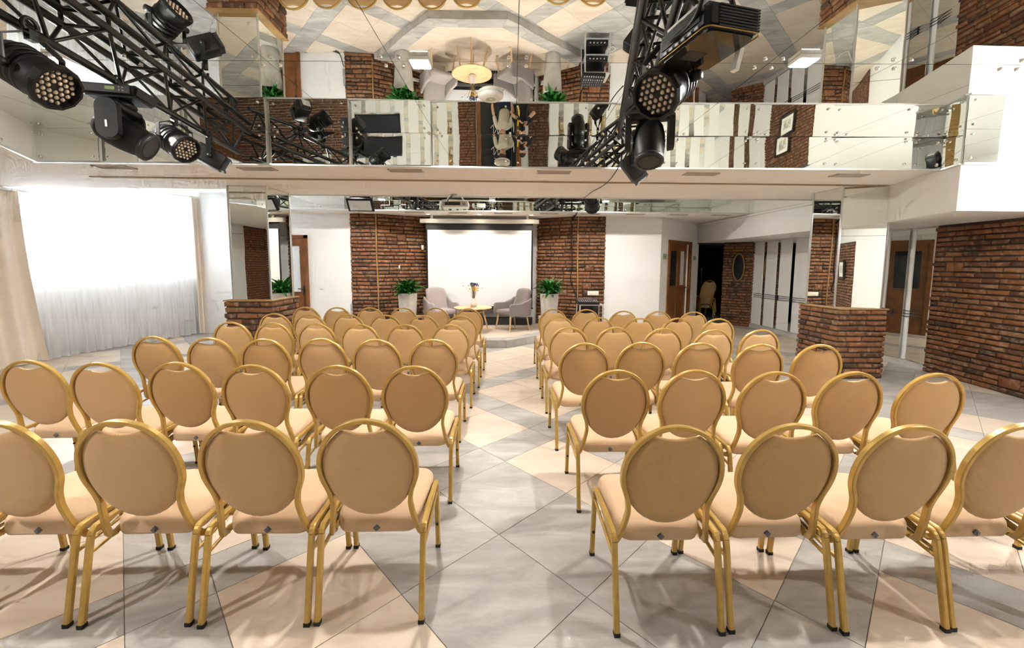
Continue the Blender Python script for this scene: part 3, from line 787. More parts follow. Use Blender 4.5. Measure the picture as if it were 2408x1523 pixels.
ROWS = {
 'L1': [(-2.66, 1.95), (-2.135, 1.945), (-1.607, 1.942), (-1.082, 1.931), (-0.581, 1.935)],
 'L2': [(-3.186, 3.013), (-2.653, 2.942), (-2.155, 2.95), (-1.618, 2.878), (-1.068, 2.856), (-0.565, 2.841)],
 'L3': [(-3.112, 3.918), (-2.578, 3.856), (-2.06, 3.80), (-1.579, 3.816), (-1.086, 3.775), (-0.595, 3.776)],
 'L4': [(-3.026, 4.834), (-2.501, 4.773), (-2.01, 4.728), (-1.525, 4.678), (-1.04, 4.666), (-0.555, 4.651)],
 'L5': [(-2.944, 5.626), (-2.427, 5.534), (-1.95, 5.554), (-1.47, 5.494), (-0.99, 5.444), (-0.51, 5.395)],
 'L6': [(-2.92, 6.42), (-2.44, 6.37), (-1.96, 6.37), (-1.47, 6.35), (-0.97, 6.33), (-0.48, 6.27)],
 'R1': [(0.737, 1.849), (1.238, 1.858), (1.72, 1.838), (2.21, 1.845), (2.70, 1.85)],
 'R2': [(0.74, 2.729), (1.228, 2.726), (1.715, 2.681), (2.206, 2.677), (2.69, 2.638)],
 'R3': [(0.715, 3.605), (1.215, 3.639), (1.71, 3.619), (2.204, 3.563), (2.701, 3.544)],
 'R4': [(0.728, 4.472), (1.219, 4.475), (1.71, 4.407), (2.19, 4.328), (2.675, 4.333)],
 'R5': [(0.745, 5.327), (1.235, 5.292), (1.715, 5.216), (2.195, 5.222), (2.675, 5.188)],
 'R6': [(0.778, 6.174), (1.27, 6.184), (1.75, 5.984), (2.23, 5.961), (2.71, 5.916)],
}
ORD = ['first', 'second', 'third', 'fourth', 'fifth', 'sixth']
ROWN = {1: 'row nearest the camera', 2: 'second row', 3: 'third row', 4: 'fourth row', 5: 'fifth row', 6: 'row nearest the stage'}
for key, row in ROWS.items():
    side = 'left' if key[0] == 'L' else 'right'; n = len(row)
    row = list(row)
    for i in (range(n-2, -1, -1) if side == 'left' else range(1, n)):
        nb = row[i+1] if side == 'left' else row[i-1]
        if abs(row[i][0]-nb[0]) < 0.494: row[i] = (nb[0]+(-0.494 if side == 'left' else 0.494), row[i][1])
    for i, (x, y) in enumerate(row):
        seat_i = (n-1-i) if key[0] == 'L' else i
        rnd = random.Random(key+str(i))
        put_chair(x, y, rnd.uniform(-0.012, 0.012), 'round-backed gold banquet chair, %s block, %s, %s from the aisle' % (side, ROWN[int(key[1])], ORD[seat_i]))
for k, lab in enumerate(('bottom', 'middle', 'top')):
    put_chair(6.02+0.01*k, 11.9-0.035*k, 0.05, 'gold banquet chair at the %s of the stack in the dark corridor' % lab, 0.11*k, 'stacked banquet chairs in the corridor')

# ------------------------------------------------------------------ CURTAINS, SHEER, RADIATORS
def drape(name, p0, p1, z0, z1, mt, folds, depth, parent=None, flare=0.0, seed=0, n_per=8, nz=14, hemvar=0.01):
    rnd = random.Random(seed); a = Vector(p0); b_ = Vector(p1); L = (b_-a).length; d = (b_-a)/L; nrm = Vector((d.y, -d.x))
    n = folds*n_per; vs = []; ph = [rnd.uniform(-0.6, 0.6) for _ in range(folds+2)]; am = [rnd.uniform(0.6, 1.3) for _ in range(folds+2)]
    for j in range(nz+1):
        t = j/nz; z = z1+(z0-z1)*t
        for i in range(n+1):
            s = i/n; k = s*folds; q_ = int(min(k, folds)); f_ = k-q_
            amp = am[q_]*(1-f_)+am[q_+1]*f_; pp = ph[q_]*(1-f_)+ph[q_+1]*f_
            off = math.sin(2*PI*k+pp)*depth*amp*(0.55+0.45*t)+0.3*depth*math.sin(4*PI*k+pp*2)*t
            pos = a+d*(s*L+flare*(s-0.3)*t*t)+nrm*off
            vs.append((pos.x, pos.y, z+(hemvar*math.sin(3.1*k+pp) if j == nz else 0)))
    W = n+1
    fs = [(j*W+i, (j+1)*W+i, (j+1)*W+i+1, j*W+i+1) for j in range(nz) for i in range(n)]
    return MB().add(vs, fs, True).build(name, mt, parent)
cl = lambda t, off: wq(t)+Vector((wd.y, -wd.x))*off
sh = thing('sheer_curtain', 'white sheer curtain covering both windows down to the floor', 'curtain', (0, 0, 0))
drape('sheer_fabric', cl(0.80, 0.40), cl(4.0, 0.40), 0.015, 3.0, 'sheer', 26, 0.030, sh, seed=3)
MB().tube([(*cl(0.3, 0.40), 3.02), (*cl(4.1, 0.40), 3.02)], 0.012, 6).build('curtain_rail', 'white_plastic', sh)
c1 = thing('curtain', 'long beige curtain at the left edge, nearest the camera', 'curtain', (0, 0, 0), 0, 'beige side curtains')
drape('curtain_fabric', (-7.56, 5.05), (-7.36, 6.50), 0.015, 2.66, 'curtain', 5, 0.075, c1, flare=0.22, seed=5, n_per=14)
MB().b2((-7.70, 5.3, 2.655), (-7.35, 6.66, 2.695)).build('curtain_rail', 'white_plastic', c1)
sh2 = thing('sheer_curtain', 'white sheer curtain along the left wall beside the camera', 'curtain', (0, 0, 0))
drape('sheer_fabric', (-7.6, 0.6), (-7.6, 4.9), 0.015, 2.68, 'sheer', 24, 0.030, sh2, seed=9)
c2 = thing('curtain', 'gathered beige curtain at the far end of the windows', 'curtain', (0, 0, 0), 0, 'beige side curtains')
drape('curtain_fabric', cl(3.45, 0.48), cl(3.86, 0.50), 0.02, 3.0, 'curtain', 5, 0.045, c2, flare=0.05, seed=6)
MB().tube([(*cl(3.4, 0.49), 3.02), (*cl(3.95, 0.49), 3.02)], 0.012, 6).build('curtain_rail', 'white_plastic', c2)
for i, (t0, t1) in enumerate(((0.45, 1.75), (2.5, 3.5))):
    c = wq((t0+t1)/2)+Vector((wd.y, -wd.x))*0.06; L = t1-t0
    r_ = thing('radiator', 'white panel radiator behind the sheer under the %s window' % ('nearer' if i == 0 else 'farther'), 'radiator', (c.x, c.y, 0.12), wang, 'radiators under the windows')
    MB().rbox((0, 0, 0.27), (L, 0.05, 0.5), 0.01).build('panel', 'radiator', r_)
    fb = MB()
    for k in range(int(L/0.05)): fb.rbox((-L/2+0.03+0.05*k, -0.028, 0.27), (0.03, 0.012, 0.46), 0.004, seg=1)
    stuff(fb.build('fins', 'radiator', r_))
    MB().box((0, 0, 0.525), (L, 0.07, 0.015)).build('grille', 'grey_plastic', r_)
    for s in (-1, 1): MB().box((s*(L/2-0.1), 0.01, -0.045), (0.03, 0.03, 0.15)).build('foot', 'radiator', r_)
struct(MB().prism([cl(0, 0.0), cl(WL, 0.0), cl(WL, 0.03), cl(0, 0.03)], 0, 0.12).build('baseboard_left', 'stone_base'))

# ------------------------------------------------------------------ DOORS
def leaf(parent, x0, x1, z1, y, mt, glassmt, name='door_leaf', knob=None, gz=(0.95, 1.98)):
    w_ = x1-x0; st = 0.12; lf = MB()
    lf.b2((x0, y-0.022, 0.01), (x0+st, y+0.022, z1)); lf.b2((x1-st, y-0.022, 0.01), (x1, y+0.022, z1))
    lf.b2((x0+st, y-0.022, 0.01), (x1-st, y+0.022, 0.18)); lf.b2((x0+st, y-0.022, gz[0]-0.12), (x1-st, y+0.022, gz[0])); lf.b2((x0+st, y-0.022, gz[1]), (x1-st, y+0.022, z1))
    o = lf.build(name, mt, parent)
    MB().b2((x0+st, y-0.012, 0.18), (x1-st, y+0.012, gz[0]-0.12)).build('lower_panel', mt, o)
    MB().b2((x0+st, y-0.006, gz[0]), (x1-st, y+0.006, gz[1])).build('glass_pane', glassmt, o)
    if knob is not None:
        MB().tube([(knob, y-0.022, 1.02), (knob, y-0.07, 1.02), (knob-0.11 if knob > (x0+x1)/2 else knob+0.11, y-0.07, 1.02)], 0.010, 8).rbox((knob, y-0.026, 0.98), (0.035, 0.01, 0.2), 0.004).build('handle', 'dark_grey', o)
    return o
def doorframe(parent, x0, x1, z1, mt, y0=-0.05, y1=0.1, t=0.07):
    MB().b2((x0, y0, 0), (x0+t, y1, z1)).b2((x1-t, y0, 0), (x1, y1, z1)).b2((x0, y0, z1-t), (x1, y1, z1)).build('door_frame', mt, parent)
d1 = struct(MB().b2((-0.445, 0.10, 0), (0.445, 0.14, 2.22)).build('door_1', 'white_paint', None, (-4.775, YL+0.02, 0)), 'brown wooden door with frosted glass beside the mirrored pillar')
doorframe(d1, -0.445, 0.445, 2.22, 'door_wood')
leaf(d1, -0.375, 0.375, 2.15, 0.02, 'door_wood', 'glass_frost', knob=0.32)
for z in (0.35, 1.78): MB().box((0.385, -0.012, z), (0.05, 0.02, 0.09)).build('hinge', 'dark_grey', d1)
ang_d = math.atan2(dd.y, dd.x); dc = q(1.075)
d2 = struct(MB().b2((-0.695, 0.14, 0), (0.695, 0.16, 2.2)).build('door_2', 'black', None, (dc.x, dc.y, 0), (0, 0, ang_d)), 'dark wooden double door with tall glass panes')
doorframe(d2, -0.695, 0.695, 2.2, 'door_wood', -0.03, 0.13)
leaf(d2, -0.625, 0.0, 2.13, 0.03, 'door_wood', 'glass_dark', gz=(1.08, 1.95))
leaf(d2, 0.0, 0.50, 2.13, 0.05, 'door_wood', 'glass_frost', knob=0.44, gz=(1.08, 1.95))
MB().b2((0.50, 0.0, 0.01), (0.53, 0.10, 2.13)).build('leaf_edge', 'ivory', d2)
# entrance door behind the photographer
d3 = struct(MB().b2((-0.5, -0.02, 0), (0.55, 0.02, 2.35)).build('door_3', 'black', None, (-0.70, YB+0.04, 0)), 'dark glass entrance door with a pale script letter M in a ring')
MB().b2((-0.56, -0.03, 0), (-0.46, 0.05, 2.4)).b2((0.48, -0.03, 0), (0.60, 0.05, 2.4)).b2((-0.56, -0.03, 2.3), (0.60, 0.05, 2.4)).build('door_frame', 'door_wood', d3)
MB().b2((-0.46, 0.02, 0.04), (0.48, 0.03, 2.3)).build('glass_pane', 'glass_dark', d3)
MB().tube([(0.42, 0.03, 0.85), (0.42, 0.09, 0.9), (0.42, 0.09, 1.25), (0.42, 0.03, 1.3)], 0.012, 8).build('handle', 'chrome', d3)
ring = [(0.19*math.cos(a), 0.04, 1.30+0.19*math.sin(a)) for a in [2*PI*i/32 for i in range(5, 30)]]
script = smoothpath([(-0.17, 0.04, 1.22), (-0.15, 0.04, 1.34), (-0.10, 0.04, 1.36), (-0.09, 0.04, 1.25), (-0.10, 0.04, 1.17), (-0.05, 0.04, 1.30), (0.0, 0.04, 1.39), (0.01, 0.04, 1.26), (0.0, 0.04, 1.18), (0.06, 0.04, 1.30), (0.12, 0.04, 1.38), (0.12, 0.04, 1.24), (0.15, 0.04, 1.18), (0.20, 0.04, 1.24)], 6)
MB().tube([(-p[0], p[1], p[2]) for p in ring], 0.007, 5).tube([(-p[0], p[1], p[2]) for p in script], 0.008, 5).build('letter_ring', 'paper', d3)
tag(MB().b2((-2.35, YB+0.06, 2.34), (-2.10, YB+0.10, 2.46)).build('exit_sign', 'red'), 'small red sign beside the glass entrance door', 'sign')
tp = thing('wall_picture', 'framed landscape picture on the brick wall behind the photographer', 'picture', (-5.6, YB+0.045, 1.6), 0, 'framed pictures')
MB().box((0, 0.01, 0), (0.8, 0.03, 0.55)).build('frame', 'paper', tp); MB().box((0, 0.028, 0), (0.5, 0.01, 0.3)).build('print', 'picture', tp)
t = thing('wall_picture', 'framed picture hanging on the right brick wall behind the camera', 'picture', (6.045, -0.5, 1.5), 0, 'framed pictures')
f = MB()
for s_ in (-1, 1): f.box((-0.02, s_*0.26, 0), (0.04, 0.04, 0.46)); f.box((-0.02, 0, s_*0.21), (0.04, 0.52, 0.04))
f.build('frame', 'hair', t); MB().box((-0.012, 0, 0), (0.01, 0.48, 0.40)).build('mount', 'paper', t); MB().box((-0.018, 0, 0), (0.006, 0.26, 0.2)).build('print', 'picture', t)
t = thing('television', 'wide black television on the slatted wall behind the photographer', 'television', (-3.9, YB+0.02, 1.12))
MB().rbox((0, 0.04, 0), (1.2, 0.06, 0.50), 0.01).build('case', 'black', t); MB().box((0, 0.071, 0.01), (1.15, 0.004, 0.45)).build('display', 'glass_dark', t); MB().box((0, 0.005, 0), (0.3, 0.02, 0.2)).build('wall_mount', 'black_metal', t)
# small plates on walls
def plate(nm_, label, cat, loc, rz, size, mt, lines=False):
    t = thing(nm_, label, cat, loc, rz)
    MB().rbox((0, -0.006, 0), (size[0], 0.012, size[1]), 0.003).build('plate', mt, t)
    if lines:
        f = MB()
        for s in (-1, 1): f.box((0, -0.0125, s*(size[1]/2-0.012)), (size[0]-0.02, 0.001, 0.004)); f.box((s*(size[0]/2-0.012), -0.0125, 0), (0.004, 0.001, size[1]-0.02))
        f.build('border', 'dark_grey', t)
        g = MB()
        for k in range(3): g.box((0, -0.0125, 0.025-0.025*k), (size[0]*(0.6, 0.75, 0.45)[k], 0.001, 0.007))
        g.build('lettering', 'dark_grey', t)
    else:
        MB().rbox((0, -0.014, 0), (size[0]*0.55, 0.008, size[1]*0.6), 0.003).build('rocker', mt, t)
    return t
p = q(0.19); plate('door_sign', 'small pale green plaque on the wall left of the double door', 'sign', (p.x, p.y, 1.80), ang_d, (0.22, 0.13), 'sign_green', True)
p = q(2.02); plate('door_sign', 'small dark plaque on the wall right of the double door', 'sign', (p.x, p.y, 1.78), ang_d, (0.16, 0.12), 'sign_green', True)
p = q(1.90); plate('light_switch', 'white light switch right of the double door', 'switch', (p.x, p.y, 1.02), ang_d, (0.08, 0.08), 'ivory')
plate('light_switch', 'white light switch between the wooden door and brick panel', 'switch', (-4.05, YL+0.02, 1.05), 0, (0.10, 0.09), 'white_plastic')
plate('socket_box', 'cream multi-socket box on bricks above the mixing desk', 'socket', (2.16, YR-0.035, 0.93), 0, (0.26, 0.10), 'ivory')
vx = Vector((1.05, 0.62, 0)).normalized(); a_bl = math.atan2(0.62, 1.05)
plate('wall_sensor', 'small white sensor on bricks beside the projection screen', 'sensor', (-1.86, 9.77, 1.98), a_bl, (0.06, 0.11), 'white_plastic')
plate('wall_tag', 'tiny white tag on bricks above the left planter', 'tag', (-2.35, 9.49, 1.52), a_bl, (0.03, 0.08), 'white_plastic')
plate('socket_box', 'white double socket low on the bricks behind the left planter', 'socket', (-1.95, 9.72, 0.33), a_bl, (0.16, 0.08), 'white_plastic')
a_br = math.atan2(YR-9.98, 1.78-0.90)
plate('socket_box', 'white double socket by the floor right of the screen', 'socket', (0.99, 9.87, 0.30), a_br, (0.16, 0.09), 'white_plastic')
plate('wall_cover', 'white square cover on bricks behind the right planter', 'cover', (1.10, 9.80, 0.95), a_br, (0.20, 0.30), 'white_plastic')
pc = thing('power_strip', 'grey power strip on the side of the left brick panel', 'power strip', (-3.385, YL-0.01, 0), 0)
for z in (0.42, 0.60): MB().rbox((0, 0, z), (0.05, 0.05, 0.15), 0.006).build('socket', 'grey_plastic', pc)
MB().tube(smoothpath([(0, -0.02, 0.3), (-0.05, -0.05, 0.1), (-0.12, -0.08, 0.02), (-0.16, -0.02, 0.015), (-0.08, 0.0, 0.03), (-0.1, -0.1, 0.04), (-0.2, -0.06, 0.02)], 5), 0.008, 5).build('cable_coil', 'black', pc)
om = thing('oval_mirror', 'gold-framed oval mirror on the dark brick pier', 'mirror', (6.25, 10.52, 1.55), math.atan2(-0.46, 0.58))
rp_ = [(0.13*math.cos(a), -0.05, 0.35*math.sin(a)) for a in [2*PI*i/36 for i in range(36)]]
MB().tube(rp_, 0.016, 8, closed=True).build('frame', 'gold_frame', om)
MB().add([(p_[0], -0.05, p_[2]) for p_ in rp_], [tuple(range(35, -1, -1))]).build('glass', 'glass_dark', om)  # mirror pane; its reflection of the dark corridor is put into the colour
gd = thing('glass_door', 'dark glass corridor door with steel pull handles behind stacked chairs', 'door', (6.5, 13.75, 0))
MB().b2((-0.9, 0, 0.02), (0.9, 0.02, 2.0)).build('glass_pane', 'glass_dark', gd)
for x in (-0.28, 0.35): MB().tube([(x, -0.05, 0.2), (x, -0.05, 1.5)], 0.02, 8).build('pull_handle', 'chrome', gd)
MB().b2((-0.92, -0.02, 0.98), (0.92, 0.0, 1.05)).build('push_bar', 'black', gd)

# ------------------------------------------------------------------ STAGE
SH = 0.146
SP = [(-2.72, 9.22), (-1.31, 7.70), (0.11, 7.66), (1.72, 8.98), (1.70, 9.38), (0.86, 9.92), (-1.70, 9.86), (-2.72, 9.24)]
stage = thing('stage_platform', 'low half-octagon stone stage platform in front of the projection screen', 'stage', (0, 0, 0))
MB().prism(SP, 0.0, SH-0.012).build('body', 'stone_grey', stage)
front = SP[:4]
def inset(pts, dist):
    out = []
    for i, p_ in enumerate(pts):
        p_ = Vector(p_)
        d0 = (p_-Vector(pts[i-1])).normalized() if i > 0 else None
        d1_ = (Vector(pts[i+1])-p_).normalized() if i < len(pts)-1 else None
        if d0 is None: nrm = Vector((-d1_.y, d1_.x)); out.append(p_+nrm*dist)
        elif d1_ is None: nrm = Vector((-d0.y, d0.x)); out.append(p_+nrm*dist)
        else:
            n0 = Vector((-d0.y, d0.x)); n1 = Vector((-d1_.y, d1_.x)); b_ = (n0+n1).normalized(); out.append(p_+b_*(dist/max(0.3, b_.dot(n0))))
    return out
inn = inset(front, 0.26); inn[0] = Vector((-2.45, 9.30)); inn[-1] = Vector((1.50, 9.16)); outn = inset(front, -0.012)
for i in range(3):
    n_ = (3, 3, 4)[i]
    for k in range(n_):
        a0 = outn[i].lerp(outn[i+1], k/n_); a1 = outn[i].lerp(outn[i+1], (k+1)/n_); b0 = inn[i].lerp(inn[i+1], k/n_); b1 = inn[i].lerp(inn[i+1], (k+1)/n_)
        g = (a1-a0).normalized()*0.0012
        MB().prism([a0+g, a1-g, b1-g, b0+g], SH-0.012, SH).build('border_tile', 'tile_grey', stage)
        f0 = Vector(front[i]).lerp(Vector(front[i+1]), k/n_); f1 = Vector(front[i]).lerp(Vector(front[i+1]), (k+1)/n_); nrm = Vector(((f1-f0).normalized().y, -(f1-f0).normalized().x))
        MB().prism([f0+g, f1-g, f1-g+nrm*0.01, f0+g+nrm*0.01], 0.001, SH-0.013).build('riser_tile', 'stone_grey', stage)
MB().prism([*inn, (1.66, 9.36), (0.86, 9.90), (-1.70, 9.84), (-2.44, 9.36)], SH-0.012, SH-0.0005).build('top_field', 'tile_beige', stage)
# dark plinth step under the screen
pl = tag(MB().prism([(-1.2, 9.62), (0.72, 9.62), (0.78, 9.9), (-1.4, 9.84)], SH, SH+0.16).build('plinth_step', 'dark_grey'), 'dark step along the wall under the projection screen', 'step')
# projection screen
ps = thing('projection_screen', 'large white pull-down projection screen with black border', 'screen', (-0.49, 9.50, 0))
SW = 1.235
MB().rbox((0, 0, 2.575), (2.74, 0.10, 0.10), 0.012).build('casing', 'white_plastic', ps)
MB().b2((-SW, 0.0, 2.375), (SW, 0.004, 2.55)).build('black_drop', 'dark_grey', ps)
MB().b2((-SW, 0.0, 0.61), (-SW+0.035, 0.004, 2.375)).b2((SW-0.035, 0.0, 0.61), (SW, 0.004, 2.375)).b2((-SW, 0.0, 0.57), (SW, 0.004, 0.61)).build('black_border', 'black', ps)
MB().b2((-SW+0.035, 0.0, 0.61), (SW-0.035, 0.004, 2.375)).build('canvas', 'screen', ps)
MB().rbox((0, 0.002, 0.558), (2*SW+0.03, 0.03, 0.03), 0.008).build('bottom_bar', 'black', ps)
for s in (-1, 1): MB().box((s*1.1, 0.02, 2.66), (0.05, 0.06, 0.08)).build('bracket', 'white_plastic', ps)

# armchairs
def armchair(x, y, face, label, mt):
    # local: faces -y, origin at floor centre
    rz = math.atan2(face[1], face[0])+PI/2
    t = thing('armchair', label, 'armchair', (x, y, SH), rz, 'grey armchairs on the stage')
    def soft(prof, name, yfun, mt_):
        bm = bmesh.new()
    bm = MB()
    bm.rbox((0, -0.02, 0.40), (0.50, 0.52, 0.11), 0.045, seg=3)
    bm.build('seat', mt, t)
    # back shell: tapered, leaning, rounded top, slightly curved
    vs = []; nx, nz = 8, 8
    def grid(off):
        out = []
        for j in range(nz+1):
            tz = j/nz; z = 0.34+0.58*tz
            hw = 0.265-0.035*tz
            for i in range(nx+1):
                u_ = i/nx*2-1
                zz = z-(0.05*abs(u_)**4*tz)
                out.append((u_*hw, 0.225+0.15*tz-0.05*u_*u_*(1-tz*0.5)+off, zz))
        return out
    A_ = grid(-0.045); B_ = grid(0.045); W = nx+1; k = len(A_)
    fs = []
    for j in range(nz):
        for i in range(nx):
            a = j*W+i; fs.append((a, a+1, a+W+1, a+W)); fs.append((k+a, k+a+W, k+a+W+1, k+a+1))
    rim = [i for i in range(W)]+[j*W+nx for j in range(1, nz+1)]+[nz*W+i for i in range(nx-1, -1, -1)]+[j*W for j in range(nz-1, 0, -1)]
    for a, b_ in zip(rim, rim[1:]+rim[:1]): fs.append((a, k+a, k+b_, b_))
    o = MB().add(A_+B_, fs, True).build('backrest', mt, t, sub=1)
    for s in (-1, 1):
        pr = [(-0.29, 0.33), (-0.30, 0.56), (-0.26, 0.605), (0.0, 0.60), (0.20, 0.66), (0.30, 0.72), (0.28, 0.33)]
        m_ = MB(); n_ = len(pr); x0, x1 = s*0.255, s*0.325
        vs = [(x0, p_[0], p_[1]) for p_ in pr]+[(x1-s*0.01*(p_[1] > 0.5), p_[0], p_[1]) for p_ in pr]
        m_.add(vs, [tuple(range(n_)) if s < 0 else tuple(range(n_-1, -1, -1)), tuple(range(2*n_-1, n_-1, -1)) if s < 0 else tuple(range(n_, 2*n_))]+[(i, (i+1) % n_, n_+(i+1) % n_, n_+i) if s > 0 else (i, n_+i, n_+(i+1) % n_, (i+1) % n_) for i in range(n_)])
        ob = m_.build('armrest', mt, t)
        bv = ob.modifiers.new('Bevel', 'BEVEL'); bv.width = 0.022; bv.segments = 3
        for yy, sp in ((-0.22, -0.05), (0.22, 0.06)):
            MB().tube([(s*0.22, yy, 0.36), (s*0.25, yy+sp, 0.0)], [0.022, 0.012], 10).build('leg', 'oak', t)
    return t
armchair(-1.33, 9.05, (0.50, -0.86), 'light grey upholstered armchair left of the round table', 'fabric_grey_light')
armchair(0.26, 8.92, (-0.80, -0.60), 'grey upholstered armchair right of the round table', 'fabric_grey')
# round table
t = thing('round_table', 'round light-wood side table on the stage between two armchairs', 'table', (-0.59, 8.60, SH))
MB().lathe([(0, 0.515), (0.395, 0.515), (0.405, 0.522), (0.405, 0.535), (0.395, 0.541), (0, 0.541)], 40).build('tabletop', 'oak', t)
for a in (PI/4, 3*PI/4, 5*PI/4, 7*PI/4):
    a += PI/4
    MB().tube([(0.20*math.cos(a), 0.20*math.sin(a), 0.515), (0.33*math.cos(a), 0.33*math.sin(a), 0.0)], [0.022, 0.013], 10).build('leg', 'oak', t)
MB().lathe([(0.235, 0.44), (0.25, 0.44), (0.25, 0.462), (0.235, 0.462)], 28).build('apron_ring', 'oak', t)
vz = SH+0.541
t = thing('vase', 'small pale pink ceramic vase on the round table', 'vase', (-0.58, 8.58, vz))
MB().lathe([(0, 0.0), (0.055, 0.0), (0.072, 0.03), (0.075, 0.07), (0.055, 0.13), (0.036, 0.175), (0.038, 0.19), (0.030, 0.19), (0.028, 0.17), (0.03, 0.14), (0, 0.13)], 24).build('body', 'vase', t)
t = thing('dried_flowers', 'bunch of dried yellow and dark blue flowers in the vase', 'flowers', (-0.58, 8.58, vz+0.15))
st_, yb, bb = MB(), MB(), MB(); rnd = random.Random(4)
for i in range(70):
    a = rnd.uniform(0, 2*PI); sp = rnd.uniform(0.0, 0.11); h = rnd.uniform(0.20, 0.36); tip = Vector((sp*math.cos(a), sp*math.sin(a), h))
    st_.tube([(0.015*math.cos(a), 0.015*math.sin(a), 0), (tip.x*0.45, tip.y*0.45, h*0.55), tip], 0.0016, 3)
    if h < 0.30: yb.ball(tip, rnd.uniform(0.009, 0.016), 6)
    else:
        bb.ball(tip, rnd.uniform(0.009, 0.015), 6)
        for q_ in range(2): bb.ball(tip+Vector((rnd.uniform(-.02, .02), rnd.uniform(-.02, .02), rnd.uniform(-.02, .01))), 0.008, 5)
for dx, dz in ((-0.21, 0.30), (0.19, 0.25)):
    st_.tube([(0, 0, 0), (dx*0.5, 0, dz*0.7), (dx, 0, dz)], 0.0013, 3); bb.ball((dx, 0, dz), 0.009, 5)
stuff(st_.build('stems', 'stem', t)); stuff(yb.build('yellow_blossoms', 'blossom_yellow', t)); stuff(bb.build('blue_blossoms', 'blossom_blue', t))
# planters with plants
def leafmesh(L, Wd, droop):
    vs = []; n = 6
    for i in range(n+1):
        t_ = i/n; w_ = Wd*math.sin(PI*min(1, t_*0.92+0.06))**0.8*(1-0.15*t_); y_ = L*t_; z_ = L*(0.55*t_-droop*t_*t_)
        vs += [(-w_, y_, z_+w_*0.35), (0, y_, z_), (w_, y_, z_+w_*0.35)]
    fs = []
    for i in range(n):
        a = 3*i; fs += [(a, a+1, a+4, a+3), (a+1, a+2, a+5, a+4)]
    me = MB().add(vs, fs, True).mesh('leaf'); me.materials.append(MAT['leaf']); return me
LEAF = [leafmesh(0.24, 0.034, 0.75), leafmesh(0.28, 0.04, 0.55), leafmesh(0.20, 0.034, 0.95), leafmesh(0.30, 0.036, 0.40)]
for x, lab, sd in ((-2.03, 'left', 1), (1.07, 'right', 2)):
    t = thing('planter', 'tall tapered concrete planter on the stage, %s of the screen' % lab, 'planter', (x, 8.88, SH), 0, 'concrete planters')
    MB().lathe([(0, 0), (0.155, 0), (0.16, 0.02), (0.205, 0.80), (0.205, 0.815), (0.185, 0.815), (0.183, 0.74), (0, 0.74)], 28).build('pot', 'concrete', t)
    MB().lathe([(0, 0.745), (0.183, 0.745), (0.183, 0.741)], 20).build('soil', 'soil', t)
    p_ = thing('leafy_plant', 'dark green leafy plant in the %s concrete planter' % lab, 'plant', (x, 8.88, SH+0.745), 0, 'leafy green plants')
    rnd = random.Random(sd)
    for i in range(150):
        a = rnd.uniform(0, 2*PI); rr = rnd.uniform(0.0, 0.13); el = rnd.uniform(-0.25, 1.25)*(1-rr*2)
        lo = link(rnd.choice(LEAF), 'leaf', None, p_, (rr*math.cos(a), rr*math.sin(a), rnd.uniform(0.04, 0.20)), (el, rnd.uniform(-0.3, 0.3), a-PI/2+rnd.uniform(-0.4, 0.4)))
        lo.scale = [rnd.uniform(0.75, 1.15)]*3
    sm = MB()
    for i in range(16):
        a = rnd.uniform(0, 2*PI); sm.tube([(0.05*math.cos(a), 0.05*math.sin(a), 0), (0.12*math.cos(a), 0.12*math.sin(a), 0.16)], 0.004, 4)
    stuff(sm.build('stems', 'leaf', p_))
# equipment rack and mixer
t = thing('equipment_rack', 'grey metal equipment rack standing beside the stage', 'rack', (1.88, 8.48, 0), -0.03)
for sx in (-1, 1):
    for sy in (-1, 1): MB().tube([(sx*0.245, sy*0.21, 0), (sx*0.235, sy*0.20, 0.765)], 0.014, 8).build('post', 'silver', t)
MB().b2((-0.25, -0.215, 0.755), (0.25, 0.215, 0.775)).build('top_shelf', 'silver', t)
MB().b2((-0.24, -0.205, 0.10), (0.24, 0.205, 0.115)).build('bottom_shelf', 'grey_plastic', t)
MB().b2((-0.24, -0.205, 0.40), (0.24, 0.205, 0.412)).build('middle_shelf', 'grey_plastic', t)
MB().b2((-0.24, 0.195, 0.10), (0.24, 0.205, 0.75)).build('back_panel', 'dark_grey', t)
for z, lab in ((0.412, 'black amplifier on the middle shelf of the equipment rack'), (0.115, 'black amplifier on the bottom shelf of the equipment rack')):
    a_ = thing('amplifier', lab, 'amplifier', (1.88, 8.47, z), -0.03, 'amplifiers in the rack')
    MB().rbox((0, 0, 0.065), (0.42, 0.34, 0.11), 0.006).build('case', 'black', a_)
    for k in range(5): MB().lathe([(0, 0), (0.014, 0), (0.012, 0.02), (0, 0.021)], 10, M=Matrix.Rotation(PI/2, 3, 'X')).build('knob', 'grey_plastic', a_, (-0.14+0.07*k, -0.17, 0.065))
    for s in (-1, 1): MB().box((s*0.15, 0, 0.005), (0.04, 0.3, 0.01)).build('foot', 'rubber', a_)
t = thing('mixing_console', 'black mixing console with knobs lying on the equipment rack', 'mixer', (1.82, 8.44, 0.776), -0.02)
MB().prism([(-0.22, -0.19), (0.22, -0.19), (0.22, 0.19), (-0.22, 0.19)], 0, 0.055).build('body', 'black', t)
wedge = MB().add([(-0.22, -0.10, 0.055), (0.22, -0.10, 0.055), (0.22, 0.19, 0.055), (-0.22, 0.19, 0.055), (-0.22, 0.19, 0.10), (0.22, 0.19, 0.10)], [(0, 1, 5, 4), (3, 4, 5, 2), (0, 4, 3), (1, 2, 5), (0, 3, 2, 1)])
wedge.build('control_surface', 'dark_grey', t)
